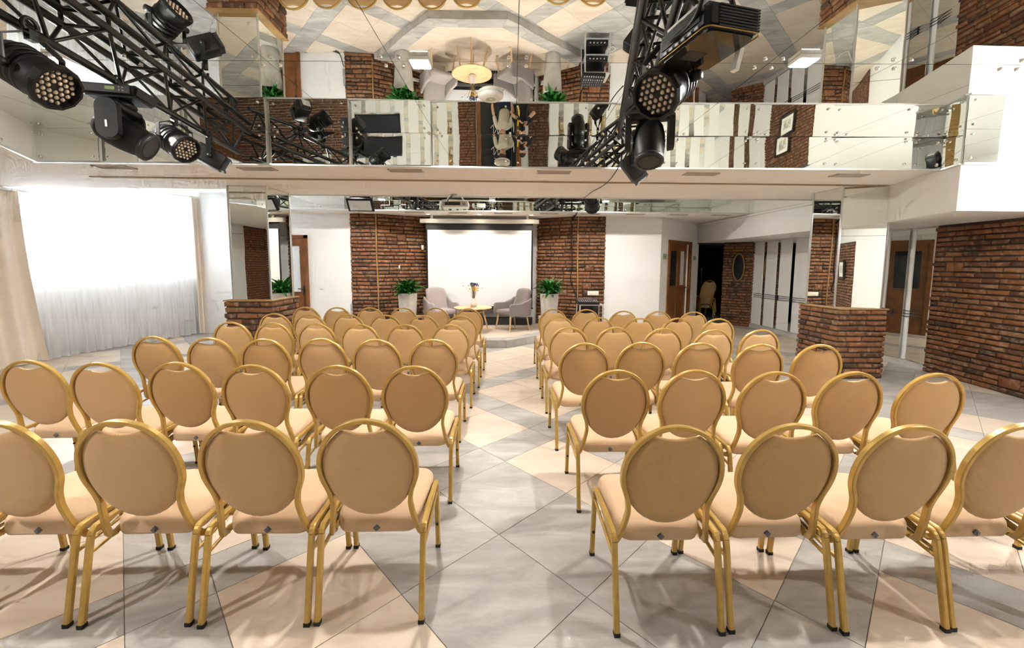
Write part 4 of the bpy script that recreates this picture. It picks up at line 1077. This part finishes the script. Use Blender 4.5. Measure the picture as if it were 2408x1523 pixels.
for i in range(9):
    for j in range(3):
        yy = -0.04+0.075*j; MB().lathe([(0, 0), (0.008, 0), (0.006, 0.016), (0, 0.017)], 8).build('knob', 'grey_plastic' if j else 'paper', t, (-0.18+0.045*i, yy, 0.066+0.155*(yy+0.06)))
    MB().box((-0.18+0.045*i, -0.145, 0.060), (0.012, 0.02, 0.012)).build('fader', 'paper', t)
# cables
def cable(nm_, label, pts, r=0.008, mt='black', n=6):
    return tag(MB().tube(smoothpath(pts, n), r, 6).build(nm_, mt), label, 'cable')
cable('power_cable', 'black cable hanging down the brick panel to the mixing desk', [(1.60, 8.62, 2.68), (1.63, 9.0, 2.66), (1.66, 9.46, 2.66), (1.64, 9.47, 2.1), (1.66, 9.44, 1.6), (1.63, 9.44, 1.25), (1.70, 9.40, 1.0), (1.70, 9.0, 0.86), (1.70, 8.72, 0.82)], 0.013)
cable('power_cable', 'thin black cable drooping from the right truss across the ceiling beam', [(1.26, 4.35, 2.66), (1.28, 4.78, 2.60), (1.30, 5.3, 2.60), (1.33, 6.0, 2.655), (1.36, 6.75, 2.685), (1.45, 7.3, 2.80)], 0.006)
cable('white_cable', 'white extension lead on the floor right of the equipment rack', [(2.16, 8.75, 0.3), (2.22, 8.8, 0.05), (2.3, 8.75, 0.012), (2.38, 8.85, 0.012), (2.30, 9.0, 0.012), (2.4, 9.1, 0.012)], 0.009, 'white_plastic')

# ------------------------------------------------------------------ TRUSSES
def truss(p0, p1, zb, zt, label, half=0.12, pitch=0.5):
    a = Vector(p0); b_ = Vector(p1); L = (b_-a).length; d = (b_-a)/L; ang = math.atan2(d.y, d.x)
    t = thing('lighting_truss', label, 'truss', (a.x, a.y, 0), ang, 'lighting trusses under the mirrored ceiling')
    for y_, z_ in ((0, zb), (half, zt), (-half, zt)):
        o = MB().tube([(0, y_, z_), (L, y_, z_)], 0.024, 10).build('chord', 'black_metal', t)
    n = int(L/pitch); 
    for i in range(n+1):
        x = 0.12+(L-0.24)*i/n
        for s in (-1, 1):
            MB().tube([(x, 0, zb), (x+(L-0.24)/n*0.5 if i < n else x, s*half, zt)], 0.0105, 6).build('web_bar', 'black_metal', t)
            if i > 0: MB().tube([(x, 0, zb), (x-(L-0.24)/n*0.5, s*half, zt)], 0.0105, 6).build('web_bar', 'black_metal', t)
        if i < n: MB().tube([(x+(L-0.24)/n*0.5, -half, zt), (x+(L-0.24)/n*0.5, half, zt)], 0.0105, 6).build('cross_bar', 'black_metal', t)
    for x in (0.4, L*0.5, L-0.5):
        for s in (-1, 1): MB().lathe([(0, 0), (0.012, 0), (0.012, HC-0.006-zt), (0, HC-0.006-zt)], 6).build('hanger', 'black_metal', t, (x, s*half, zt))
    return t
LT0, LT1 = Vector((-2.16, 0.7)), Vector((-2.842, 4.6))
truss(LT0, LT1, 2.785, 3.005, 'black triangular truss hanging on the window side of the ceiling')
RT0, RT1 = Vector((0.51, 0.7)), Vector((1.43, 4.6))
truss(RT0, RT1, 2.785, 3.005, 'black triangular truss hanging right of the aisle with projector')
def on(t0, t1, y): f = (y-t0.y)/(t1.y-t0.y); return t0.lerp(t1, f)

truss((-2.15, 6.92), (-1.85, 8.5), 2.84, 3.03, 'short black truss in the stage recess beside the flood light', 0.10, 0.35)
truss((0.95, 6.92), (1.15, 8.5), 2.84, 3.03, 'short black truss in the stage recess beside the par light', 0.10, 0.35)

# ------------------------------------------------------------------ STAGE LIGHTS
def clampmesh(t, z):
    MB().tube([(0, 0.035*math.cos(a), z+0.035*math.sin(a)) for a in [PI*i/6-0.2 for i in range(9)]], 0.010, 6).box((0, 0, z-0.05), (0.03, 0.04, 0.05)).build('clamp', 'black_metal', t)
def par_can(x, y, ztop, d, label, size=1.0, drop=0.26):
    """LED par: clamp on the chord at ztop, yoke, can pointing along d"""
    t = thing('par_light', label, 'stage light', (x, y, ztop), 0, 'led par lights')
    clampmesh(t, 0.0)
    d = Vector(d).normalized(); M = look(d); c = Vector((0, 0, -drop)); xax = M.col[0].to_3d() if hasattr(M.col[0], 'to_3d') else Vector(M.col[0])
    R = 0.112*size
    side = Vector(M.col[0]); side.z = 0; side.normalize()
    MB().tube([c+side*(R+0.03), c+side*(R+0.03)+Vector((0, 0, drop*0.55)), Vector((0, 0, -0.055))+side*0.05, Vector((0, 0, -0.055))-side*0.05, c-side*(R+0.03)+Vector((0, 0, drop*0.55)), c-side*(R+0.03)], 0.018*size, prof=[(-0.25, -1), (0.25, -1), (0.25, 1), (-0.25, 1)], upv=side, smooth=False).build('yoke', 'black_metal', t)
    for s in (-1, 1): MB().lathe([(0, -0.02), (0.026, -0.02), (0.022, 0.025), (0, 0.026)], 12, M=look(side*s)).build('knob', 'black', t, c+side*s*(R+0.035))
    body = MB().lathe([(0, -0.21*size), (R*0.55, -0.20*size), (R*0.86, -0.15*size), (R*0.98, -0.06*size), (R, 0.04*size), (R, 0.115*size)], 24, M=M)
    ob = body.build('can', 'black', t, c)
    ribs = MB()
    for k in range(4): ribs.lathe([(R*0.98, -0.10*size+0.035*k), (R*1.035, -0.097*size+0.035*k), (R*1.035, -0.083*size+0.035*k), (R*0.98, -0.08*size+0.035*k)], 24, M=M)
    ribs.build('cooling_rib', 'black', t, c)
    MB().lathe([(R*0.90, 0.10*size), (R*1.10, 0.105*size), (R*1.12, 0.13*size), (R*1.05, 0.15*size), (R*0.94, 0.15*size), (R*0.90, 0.12*size)], 12, M=M, smooth=False).build('front_ring', 'black', t, c)
    MB().lathe([(0, 0.118*size), (R*0.95, 0.118*size), (R*0.95, 0.112*size)], 24, M=M).build('lens_plate', 'dark_grey', t, c)
    led = MB(); s_ = R*0.27
    for i in range(-3, 4):
        for j in range(-3, 4):
            if abs(i+j) > 3 or (i == 0 and j == 0): continue
            u_ = s_*(i+j*0.5); v_ = s_*j*0.866
            led.ball(M @ Vector((u_, v_, 0.119*size)), R*0.105, 6, (1, 1, 1))
    stuff(led.build('led_lenses', 'led_lens', t, c))
    return t
def moving_head(x, y, ztop, d, rz, label, lens=True):
    t = thing('moving_head_light', label, 'stage light', (x, y, ztop), 0, 'moving head lights')
    clampmesh(t, 0.0)
    Rz = Matrix.Rotation(rz, 3, 'Z')
    b_ = bmesh.new(); bmesh.ops.create_cube(b_, size=1)
    for v in b_.verts:
        k = 0.86 if v.co.z < 0 else 1.0
        v.co = Vector((v.co.x*0.40*k, v.co.y*0.30*k, v.co.z*0.085-0.115))
    bmesh.ops.bevel(b_, geom=b_.edges[:], offset=0.018, segments=2, affect='EDGES')
    MB().bm(b_, M=Rz, smooth=False).build('base', 'black', t)
    MB().box(Rz @ Vector((0.0, -0.148, -0.112)), (0.30, 0.012, 0.055), Rz).build('control_panel', 'dark_grey', t)
    MB().box(Rz @ Vector((0.03, -0.156, -0.110)), (0.06, 0.006, 0.024), Rz).build('display', 'lcd', t)
    for k in range(4): MB().lathe([(0, 0), (0.006, 0), (0.006, 0.006), (0, 0.006)], 8, M=look(Rz @ Vector((0, -1, 0)))).build('button', 'grey_plastic', t, Rz @ Vector((0.09+0.02*(k % 2), -0.154, -0.10-0.022*(k//2))))
    MB().tube([Rz @ Vector((-0.10, 0.05, -0.072)), Rz @ Vector((-0.08, 0.05, -0.045)), Rz @ Vector((0.08, 0.05, -0.045)), Rz @ Vector((0.10, 0.05, -0.072))], 0.009, 6).build('carry_handle', 'black', t)
    d = Vector(d).normalized(); h = Vector((d.x, d.y, 0)).normalized() if (abs(d.x)+abs(d.y)) > 0.05 else Vector((0, -1, 0)); side = Vector((h.y, -h.x, 0))
    yk = MB().lathe([(0, -0.165), (0.085, -0.165), (0.10, -0.185), (0.10, -0.20), (0, -0.20)], 20)
    My = Matrix((side, -h, Vector((0, 0, 1)))).transposed()
    yk.rbox((0, 0, -0.215), (0.36, 0.13, 0.055), 0.02, M=My)
    yk.build('yoke_base', 'black', t)
    for s in (-1, 1):
        prof_ = rrect(0.15, 0.30, 0.065, 4); pts = []
        m_ = MB(); n_ = len(prof_)
        vs = [side*(s*0.145)+h*p_[0]+Vector((0, 0, p_[1]-0.335)) for p_ in prof_]+[side*(s*0.190)+h*p_[0]*0.92+Vector((0, 0, p_[1]*0.96-0.335)) for p_ in prof_]
        f1 = tuple(range(n_)); f2 = tuple(range(2*n_-1, n_-1, -1)); sides = [(i, n_+i, n_+(i+1) % n_, (i+1) % n_) for i in range(n_)]
        m_.add(vs, [f1, f2]+sides)
        bm_ = bmesh.new(); 
        o = m_.build('yoke_arm', 'black', t)
        MB().box(side*(s*0.192)+Vector((0, 0, -0.38)), (0.012, 0.012, 0.05), My).build('emblem', 'silver', o)
        bm_.free()
    M = look(d); c = Vector((0, 0, -0.40))
    R = 0.125
    MB().lathe([(0, -0.17), (R*0.62, -0.165), (R*0.88, -0.12), (R, -0.04), (R, 0.05), (R*0.93, 0.12), (R*0.84, 0.17), (R*0.80, 0.205), (R*0.66, 0.21), (R*0.62, 0.19), (0, 0.188)], 24, M=M).build('head', 'black', t, c)
    MB().lathe([(R*0.80, 0.165), (R*0.92, 0.17), (R*0.92, 0.20), (R*0.80, 0.205)], 24, M=M).build('head_ring', 'dark_grey', t, c)
    MB().lathe([(0, 0.196), (R*0.45, 0.193), (R*0.5, 0.189)], 20, M=M).build('lens', 'black_gloss', t, c)
    t.scale = (0.84, 0.84, 0.84)
    return t
def small_spot(x, y, ztop, d, label, k=1.0, dz=0.0):
    t = thing('spotlight', label, 'stage light', (x, y, ztop), 0, 'small box spotlights')
    clampmesh(t, 0.0)
    d = Vector(d).normalized(); M = look(d); side = Vector(M.col[0]); side.z = 0; side.normalize(); c = Vector((0, 0, -0.19*k-dz))
    MB().tube([c+side*0.085*k, c+side*0.085*k+Vector((0, 0, 0.13*k)), Vector((0, 0, -0.06)), c-side*0.085*k+Vector((0, 0, 0.13*k)), c-side*0.085*k], 0.014*k, prof=[(-0.25, -1), (0.25, -1), (0.25, 1), (-0.25, 1)], upv=side, smooth=False).build('yoke', 'black_metal', t)
    MB().rbox(c, (0.14*k, 0.13*k, 0.20*k), 0.014, M=M).build('housing', 'black', t)
    for s in (-1, 1): MB().lathe([(0, 0), (0.02, 0), (0.018, 0.02), (0, 0.02)], 10, M=look(side*s)).build('knob', 'black', t, c+side*s*0.075*k)
    MB().box(c+d*0.115*k, (0.12*k, 0.11*k, 0.03*k), M).build('snoot', 'dark_grey', t)
    MB().box(c+d*0.131*k, (0.09*k, 0.08*k, 0.004), M).build('lens', 'glass_frost', t)
    return t
ZC = 2.785
p_ = on(LT0, LT1, 2.17); par_can(p_.x+0.04, p_.y+0.06, ZC, (0.90, -0.03, -0.58), 'large led par light nearest the camera on the left truss', 0.95, 0.235)
p_ = on(LT0, LT1, 2.86); moving_head(p_.x+0.02, p_.y, ZC, (0.86, 0.23, -0.49), 0.20, 'black moving head light under the middle of the left truss')
p_ = on(LT0, LT1, 3.52); par_can(p_.x-0.01, p_.y-0.02, ZC, (0.877, -0.21, -0.56), 'led par light next to the box spotlight on the left truss', 0.92, 0.21)
p_ = on(LT0, LT1, 3.93); small_spot(p_.x+0.04, p_.y, ZC, (0.80, 0.45, -0.50), 'black box spotlight at the far end of the left truss', 1.15)
p_ = on(RT0, RT1, 2.15); par_can(p_.x+0.0, p_.y, ZC, (-0.69, -0.56, -0.62), 'led par light under the black projector on the right truss', 1.0, 0.27)
p_ = on(RT0, RT1, 2.86); moving_head(p_.x, p_.y, ZC, (-0.10, -0.36, -0.92), 0.15, 'black moving head light on the right truss with lens facing down')
p_ = on(RT0, RT1, 3.80); small_spot(p_.x-0.03, p_.y, ZC, (0.55, -0.15, -0.75), 'black box spotlight at the far end of the right truss', 1.1, 0.09)
# black projector on the right truss
t = thing('projector', 'large glossy black projector mounted on the right truss', 'projector', (0.915, 1.89, 2.55), 0.22)
PW, PD, PH = 0.265, 0.34, 0.115
b_ = bmesh.new(); bmesh.ops.create_cube(b_, size=1)
for v in b_.verts: v.co = Vector((v.co.x*PW, v.co.y*PD, (v.co.z+0.5)*PH))
bmesh.ops.bevel(b_, geom=b_.edges[:], offset=0.022, segments=3, affect='EDGES')
MB().bm(b_, smooth=False).build('case', 'black', t)
MB().add([(x_, y_, -0.003) for x_, y_ in rrect(PW-0.02, PD-0.02, 0.05, 5)], [tuple(range(23, -1, -1))]).build('underside', 'black_gloss', t)
gr = MB()
for k in range(8): gr.box((0.02, -PD/2-0.003, 0.014+0.0115*k), (PW-0.07, 0.006, 0.006))
gr.build('rear_grille', 'dark_grey', t)
for k in range(9): MB().box((-PW/2-0.003, 0.0, 0.045+0.007*k), (0.006, PD-0.08, 0.004)).build('side_fin', 'dark_grey', t)
for k in range(6): MB().box((-PW/2-0.003, -0.11+0.042*k, 0.024), (0.006, 0.022, 0.012)).build('port', 'grey_plastic', t)
MB().b2((-0.08, 0.0, -0.0045), (0.01, 0.075, -0.003)).build('hatch', 'dark_grey', t)
pt = rrect(PW+0.004, PD+0.004, 0.03, 4); MB().tube([(x_, y_, 0.008) for x_, y_ in pt], 0.003, 5, closed=True).build('gold_line', 'gold_frame', t)
MB().lathe([(0, 0), (0.055, 0), (0.05, 0.05), (0.035, 0.05), (0.03, 0.03), (0, 0.03)], 20, M=look((0, 1, 0))).build('lens', 'black_gloss', t, (0.03, PD/2-0.01, 0.07))
MB().box((0.128, -0.05, -0.04), (0.02, 0.03, 0.10), Matrix.Rotation(0.25, 3, 'Y')).build('cable_tag', 'white_plastic', t)
for sx in (-0.08, 0.08):
    MB().tube([(sx, -0.08, PH), (sx*1.6-0.05, -0.05, PH+0.10), (-0.20, 0.05, 0.30)], 0.014, 6).build('mount_arm', 'black_metal', t)
MB().b2((-0.13, -0.10, PH), (0.13, 0.10, PH+0.012)).build('mount_plate', 'silver', t)
MB().tube([(0, 0, PH+0.01), (0, 0, HC-0.007-2.55)], 0.028, 12).build('mount_pole', 'white_plastic', t)
for i, (pts, lab) in enumerate((([(0.70, 1.2, 2.98), (0.74, 1.5, 2.70), (0.80, 1.75, 2.62), (0.76, 1.90, 2.60)], 'black power cable looping from right truss into the projector side'),
                               ([(0.72, 1.35, 3.0), (0.70, 1.6, 2.82), (0.80, 1.8, 2.74), (0.84, 2.05, 2.86), (0.86, 2.2, 2.99)], 'black cable loop along right truss above the projector'),
                               ([(0.86, 2.25, 2.97), (0.83, 2.45, 2.74), (0.90, 2.65, 2.70), (0.98, 2.8, 2.80)], 'black cable loop between right par light and moving head'),
                               ([(-2.30, 1.6, 2.74), (-2.45, 1.85, 2.55), (-2.42, 2.05, 2.52)], 'black cable running into the large left par light'))):
    cable('power_cable', lab, pts, 0.009)
# access point disc on the ceiling
t = thing('access_point', 'round white wireless access point on the mirrored ceiling above the aisle', 'access point', (-0.09, 3.64, HC-0.005))
MB().lathe([(0, -0.042), (0.085, -0.038), (0.108, -0.022), (0.11, -0.006), (0.105, 0)], 32).build('shell', 'white_plastic', t)
MB().lathe([(0.030, -0.0415), (0.036, -0.0422), (0.042, -0.0405)], 28).build('light_ring', 'sign_green', t)
# white projector under the beam
t = thing('ceiling_projector', 'silver ceiling projector hanging under the beam before the screen', 'projector', (-0.75, 6.86, 2.515), 0)
MB().rbox((0, 0, 0.055), (0.43, 0.30, 0.095), 0.018).build('case', 'silver', t)
MB().b2((-0.16, -0.153, 0.03), (0.09, -0.148, 0.08)).build('port_panel', 'dark_grey', t)
MB().lathe([(0, 0), (0.028, 0), (0.028, 0.006), (0, 0.006)], 16, M=look((0, -1, 0))).build('fan_grille', 'grey_plastic', t, (0.15, -0.148, 0.055))
MB().lathe([(0, 0), (0.04, 0), (0.036, 0.03), (0, 0.025)], 16, M=look((0, 1, 0))).build('lens', 'black_gloss', t, (-0.1, 0.148, 0.055))
for s in (-1, 1):
    MB().tube([(s*0.15, 0, 0.10), (0.03*s, -0.25, 0.30)], 0.012, 8).build('mount_arm', 'white_plastic', t)
MB().lathe([(0, 0), (0.05, 0), (0.05, 0.025), (0, 0.025)], 16).build('mount_base', 'silver', t, (0, -0.25, ZS-2.515-0.025))
MB().tube(smoothpath([(-0.10, -0.152, 0.055), (-0.10, -0.22, 0.10), (-0.02, -0.27, 0.16), (0.02, -0.28, ZS-2.515-0.005)], 5), 0.008, 6).build('cable', 'black', t)
# flood light and par over the stage front
t = thing('flood_light', 'black theatre flood light with pale lens under the stage recess', 'stage light', (-2.55, 7.55, 2.68), 0)
M = look((0.05, -0.75, -0.65))
MB().rbox((0, 0.06, 0.05), (0.34, 0.26, 0.20), 0.05, M=Matrix.Rotation(-0.3, 3, 'X')).build('housing', 'black', t)
MB().rbox((0.02, -0.04, -0.03), (0.46, 0.26, 0.05), 0.01, M=M).build('lens_frame', 'black', t)
MB().box((0.02, -0.062, -0.05), (0.38, 0.20, 0.012), M).build('lens', 'glass_frost', t)
MB().tube([(-0.2, 0.05, 0.03), (-0.2, 0.08, 0.26), (0.2, 0.08, 0.26), (0.2, 0.05, 0.03)], 0.012, 6).build('yoke', 'black_metal', t)
MB().tube([(0, 0.08, 0.26), (0, 0.08, HC+0.02-2.68)], 0.016, 8).build('pole', 'black_metal', t)
t = par_can(1.66, 7.5, HC-0.02, (0.25, 0.85, -0.45), 'black par light hanging in the recess above the mixing desk', 1.15, 0.31)
t = thing('support_pipe', 'black horizontal pipe carrying the par light in the stage recess', 'pipe', (1.35, 7.5, HC-0.02))
MB().tube([(0.02, 0, 0), (0.85, 0, 0)], 0.024, 8).build('pipe', 'black_metal', t)
for x in (0.08, 0.75): MB().tube([(x, 0, 0), (x, 0, 0.044)], 0.012, 6).build('hanger', 'black_metal', t)
MB().tube([(0.10, 0.0, -0.02), (0.06, -0.06, -0.26)], 0.035, 8).build('small_lamp', 'black', t)

# ------------------------------------------------------------------ PEOPLE (seen upside down in the mirrored fascia)
def skinned(name, mt, joints, edges, parent=None, root=0, sub=2, loc=(0, 0, 0), rz=0):
    me = bpy.data.meshes.new(name); me.from_pydata([j[0] for j in joints], edges, []); me.update(); me.materials.append(MAT[mt])
    o = bpy.data.objects.new(name, me); COL.objects.link(o); o.location = loc; o.rotation_euler = (0, 0, rz)
    if parent: o.parent = parent
    sk = o.modifiers.new('Skin', 'SKIN'); sk.use_smooth_shade = True
    for i, j in enumerate(joints):
        r_ = j[1] if isinstance(j[1], tuple) else (j[1], j[1])
        me.skin_vertices[0].data[i].radius = r_; me.skin_vertices[0].data[i].use_root = (i == root)
    sb = o.modifiers.new('Subdivision', 'SUBSURF'); sb.levels = sub; sb.render_levels = sub
    return o
def hand(t, wrist, d, palm_n, s, name='hand'):
    """palm plus five bent fingers, rooted at the wrist and pointing along d"""
    d = Vector(d).normalized(); n_ = Vector(palm_n); n_ = (n_-d*n_.dot(d)).normalized(); sd = d.cross(n_)*s
    w_ = Vector(wrist); J = [(w_, (0.024, 0.017)), (w_+d*0.05, (0.036, 0.015)), (w_+d*0.085, (0.036, 0.013))]; E_ = [(0, 1), (1, 2)]
    o = skinned(name, 'skin', J, E_, t, 0, 2)
    for k, (off, ln) in enumerate(((0.028, 0.068), (0.010, 0.078), (-0.009, 0.072), (-0.027, 0.056))):
        b_ = w_+d*0.082+sd*off
        P = [b_, b_+d*ln*0.42-n_*0.006, b_+d*ln*0.68-n_*0.026, b_+d*ln*0.72-n_*0.048]
        skinned('finger', 'skin', [(p_, 0.0085 if i < 3 else 0.007) for i, p_ in enumerate(P)], [(0, 1), (1, 2), (2, 3)], o, 0, 1)
    b_ = w_+d*0.03+sd*0.03
    P = [b_, b_+sd*0.022+d*0.025-n_*0.008, b_+sd*0.026+d*0.05-n_*0.022]
    skinned('thumb', 'skin', [(p_, 0.0105 if i < 2 else 0.008) for i, p_ in enumerate(P)], [(0, 1), (1, 2)], o, 0, 1)
    return o
def head(t, c, face, mt_hair, tilt=0.0):
    rz = math.atan2(face[1], face[0])-PI/2
    bm_ = bmesh.new(); bmesh.ops.create_uvsphere(bm_, u_segments=24, v_segments=16, radius=1)
    for v in bm_.verts:
        x, y, z = v.co; k = 1.0-0.22*max(0, -z)**1.5
        v.co = Vector((x*0.075*k, y*0.095*(1-0.10*max(0, -z)), z*0.118))
        if y > 0.75 and -0.25 < z < 0.15 and abs(x) < 0.25: v.co.y += 0.022*(1-abs(x)/0.25)*(0.15-z)/0.4*1.5
        if y > 0.6 and -0.95 < z < -0.7: v.co.y += 0.012
    Mr = Matrix.Rotation(rz, 3, 'Z') @ Matrix.Rotation(tilt, 3, 'X')
    h = MB().bm(bm_, M=Mr, smooth=True).build('head', 'skin', t, c)
    for s in (-1, 1):
        MB().ball(Mr @ Vector((s*0.030, 0.083, 0.008)), 0.012, 10).build('eye', 'paper', h)
        MB().ball(Mr @ Vector((s*0.030, 0.0925, 0.008)), 0.0055, 8).build('iris', 'hair', h)
        MB().ball(Mr @ Vector((s*0.076, -0.005, -0.005)), 0.03, 8, (0.3, 0.6, 1.0)).build('ear', 'skin', h)
        MB().tube([Mr @ Vector((s*0.015, 0.093, 0.032)), Mr @ Vector((s*0.032, 0.092, 0.037)), Mr @ Vector((s*0.048, 0.080, 0.031))], 0.004, 5).build('eyebrow', 'hair', h)
    MB().ball(Mr @ Vector((0, 0.088, -0.055)), 0.022, 8, (1, 0.35, 0.28)).build('mouth', 'red', h)
    bm_ = bmesh.new(); bmesh.ops.create_uvsphere(bm_, u_segments=24, v_segments=16, radius=1)
    for v in list(bm_.verts):
        x, y, z = v.co
        v.co = Vector((x*0.083, y*0.102-0.006, z*0.124+0.008))
    bmesh.ops.delete(bm_, geom=[v for v in bm_.verts if v.co.z < -0.055 or (v.co.y > 0.030 and v.co.z < 0.055)], context='VERTS')
    MB().bm(bm_, M=Mr, smooth=True).build('hair', mt_hair, h)
    return h
# photographer, right behind the camera position
t = thing('person', 'photographer in black with yellow straps holding a camera to the face', 'person', (0, -0.36, 0))
legs = [((0, 0, 0.93), (0.15, 0.11)), ((0.09, 0, 0.82), (0.095, 0.10)), ((0.11, 0.02, 0.48), (0.066, 0.07)), ((0.12, -0.02, 0.10), (0.045, 0.05)), ((-0.09, 0, 0.82), (0.095, 0.10)), ((-0.11, 0.02, 0.48), (0.066, 0.07)), ((-0.12, -0.02, 0.10), (0.045, 0.05)),
        ((0, 0.0, 1.10), (0.135, 0.095)), ((0, -0.02, 1.30), (0.165, 0.11)), ((0, -0.02, 1.42), (0.12, 0.08)), ((0, 0.0, 1.50), (0.055, 0.055)), ((0, 0.015, 1.56), (0.052, 0.052)),
        ((0.175, -0.02, 1.40), (0.065, 0.065)), ((0.25, 0.05, 1.20), (0.05, 0.05)), ((0.15, 0.19, 1.38), (0.036, 0.036)), ((0.10, 0.225, 1.49), (0.026, 0.026)),
        ((-0.175, -0.02, 1.40), (0.065, 0.065)), ((-0.22, 0.06, 1.19), (0.05, 0.05)), ((-0.10, 0.18, 1.36), (0.036, 0.036)), ((-0.06, 0.225, 1.45), (0.026, 0.026))]
ed = [(0, 1), (1, 2), (2, 3), (0, 4), (4, 5), (5, 6), (0, 7), (7, 8), (8, 9), (9, 10), (10, 11), (9, 12), (12, 13), (13, 14), (14, 15), (9, 16), (16, 17), (17, 18), (18, 19)]
body = skinned('body', 'cloth_black', legs, ed, t)
for s in (-1, 1):
    MB().rbox((s*0.12, 0.035, 0.045), (0.095, 0.27, 0.09), 0.035).build('shoe', 'black', t)
    MB().tube(smoothpath([(s*0.10, -0.12, 1.38), (s*0.11, -0.02, 1.50), (s*0.10, 0.10, 1.38), (s*0.09, 0.125, 1.22), (s*0.12, 0.10, 1.08)], 4), 0.022, prof=[(-1, -0.2), (1, -0.2), (1, 0.2), (-1, 0.2)], upv=(1, 0, 0)).build('strap', 'yellow' if s < 0 else 'dark_grey', t)
    MB().tube([(s*0.245, 0.055, 1.22), (s*(0.15 if s > 0 else 0.10), 0.187, 1.378)], [0.051, 0.040], 10).build('forearm_skin', 'skin', t)
head(t, (0.0, 0.105-0.06, 1.655), (0, 1), 'hair')
hand(t, (0.10, 0.215, 1.47), (-0.25, 0.35, 0.9), (0.6, 0.8, 0), 1)
hand(t, (-0.065, 0.215, 1.435), (0.35, 0.45, 0.8), (0, 0.3, 1), -1)
pc_ = thing('photo_camera', 'black camera held up by the photographer', 'camera', (0, -0.36, 0))
MB().rbox((0, 0.205, 1.60), (0.14, 0.06, 0.10), 0.015).rbox((0, 0.205, 1.655), (0.06, 0.055, 0.03), 0.012).build('body', 'black', pc_)
MB().lathe([(0, 0), (0.04, 0), (0.042, 0.07), (0.038, 0.085), (0.03, 0.082), (0, 0.075)], 20, M=look((0, 1, 0))).build('lens', 'black_gloss', pc_, (0, 0.232, 1.595))
# second person by the glass door
t = thing('person', 'person in beige shirt and navy trousers by the glass entrance door', 'person', (-0.46, -0.85, 0), 0.15)
tr_ = [((0, 0, 0.95), (0.15, 0.115)), ((0.09, 0, 0.84), (0.10, 0.105)), ((0.13, 0.06, 0.50), (0.072, 0.075)), ((0.22, 0.10, 0.10), (0.052, 0.055)), ((-0.09, 0, 0.84), (0.10, 0.105)), ((-0.11, 0.04, 0.50), (0.072, 0.075)), ((-0.11, 0.0, 0.10), (0.052, 0.055))]
skinned('body', 'cloth_navy', tr_, [(0, 1), (1, 2), (2, 3), (0, 4), (4, 5), (5, 6)], t)
to = [((0, 0, 0.97), (0.15, 0.12)), ((0, 0.05, 1.16), (0.145, 0.10)), ((0, 0.11, 1.36), (0.17, 0.11)), ((0, 0.15, 1.46), (0.11, 0.08)), ((0, 0.18, 1.53), (0.055, 0.055)),
      ((0.18, 0.13, 1.42), (0.065, 0.065)), ((0.24, 0.15, 1.15), (0.05, 0.05)), ((-0.18, 0.13, 1.42), (0.065, 0.065)), ((-0.24, 0.15, 1.15), (0.05, 0.05))]
skinned('shirt', 'cloth_beige', to, [(0, 1), (1, 2), (2, 3), (3, 4), (3, 5), (5, 6), (3, 7), (7, 8)], t)
for s in (-1, 1):
    skinned('forearm', 'skin', [((s*0.24, 0.15, 1.17), 0.045), ((s*0.25, 0.26, 0.98), 0.034), ((s*0.24, 0.29, 0.92), 0.026)], [(0, 1), (1, 2)], t, 0, 2)
    hand(t, (s*0.24, 0.29, 0.92), (0, 0.25, -0.95), (-s, 0, 0), s)
    MB().rbox((0.22 if s > 0 else -0.11, 0.14 if s > 0 else 0.05, 0.045), (0.095, 0.27, 0.09), 0.035).build('shoe', 'black', t)
head(t, (0, 0.235, 1.63), (0, 1), 'hair', -0.35)
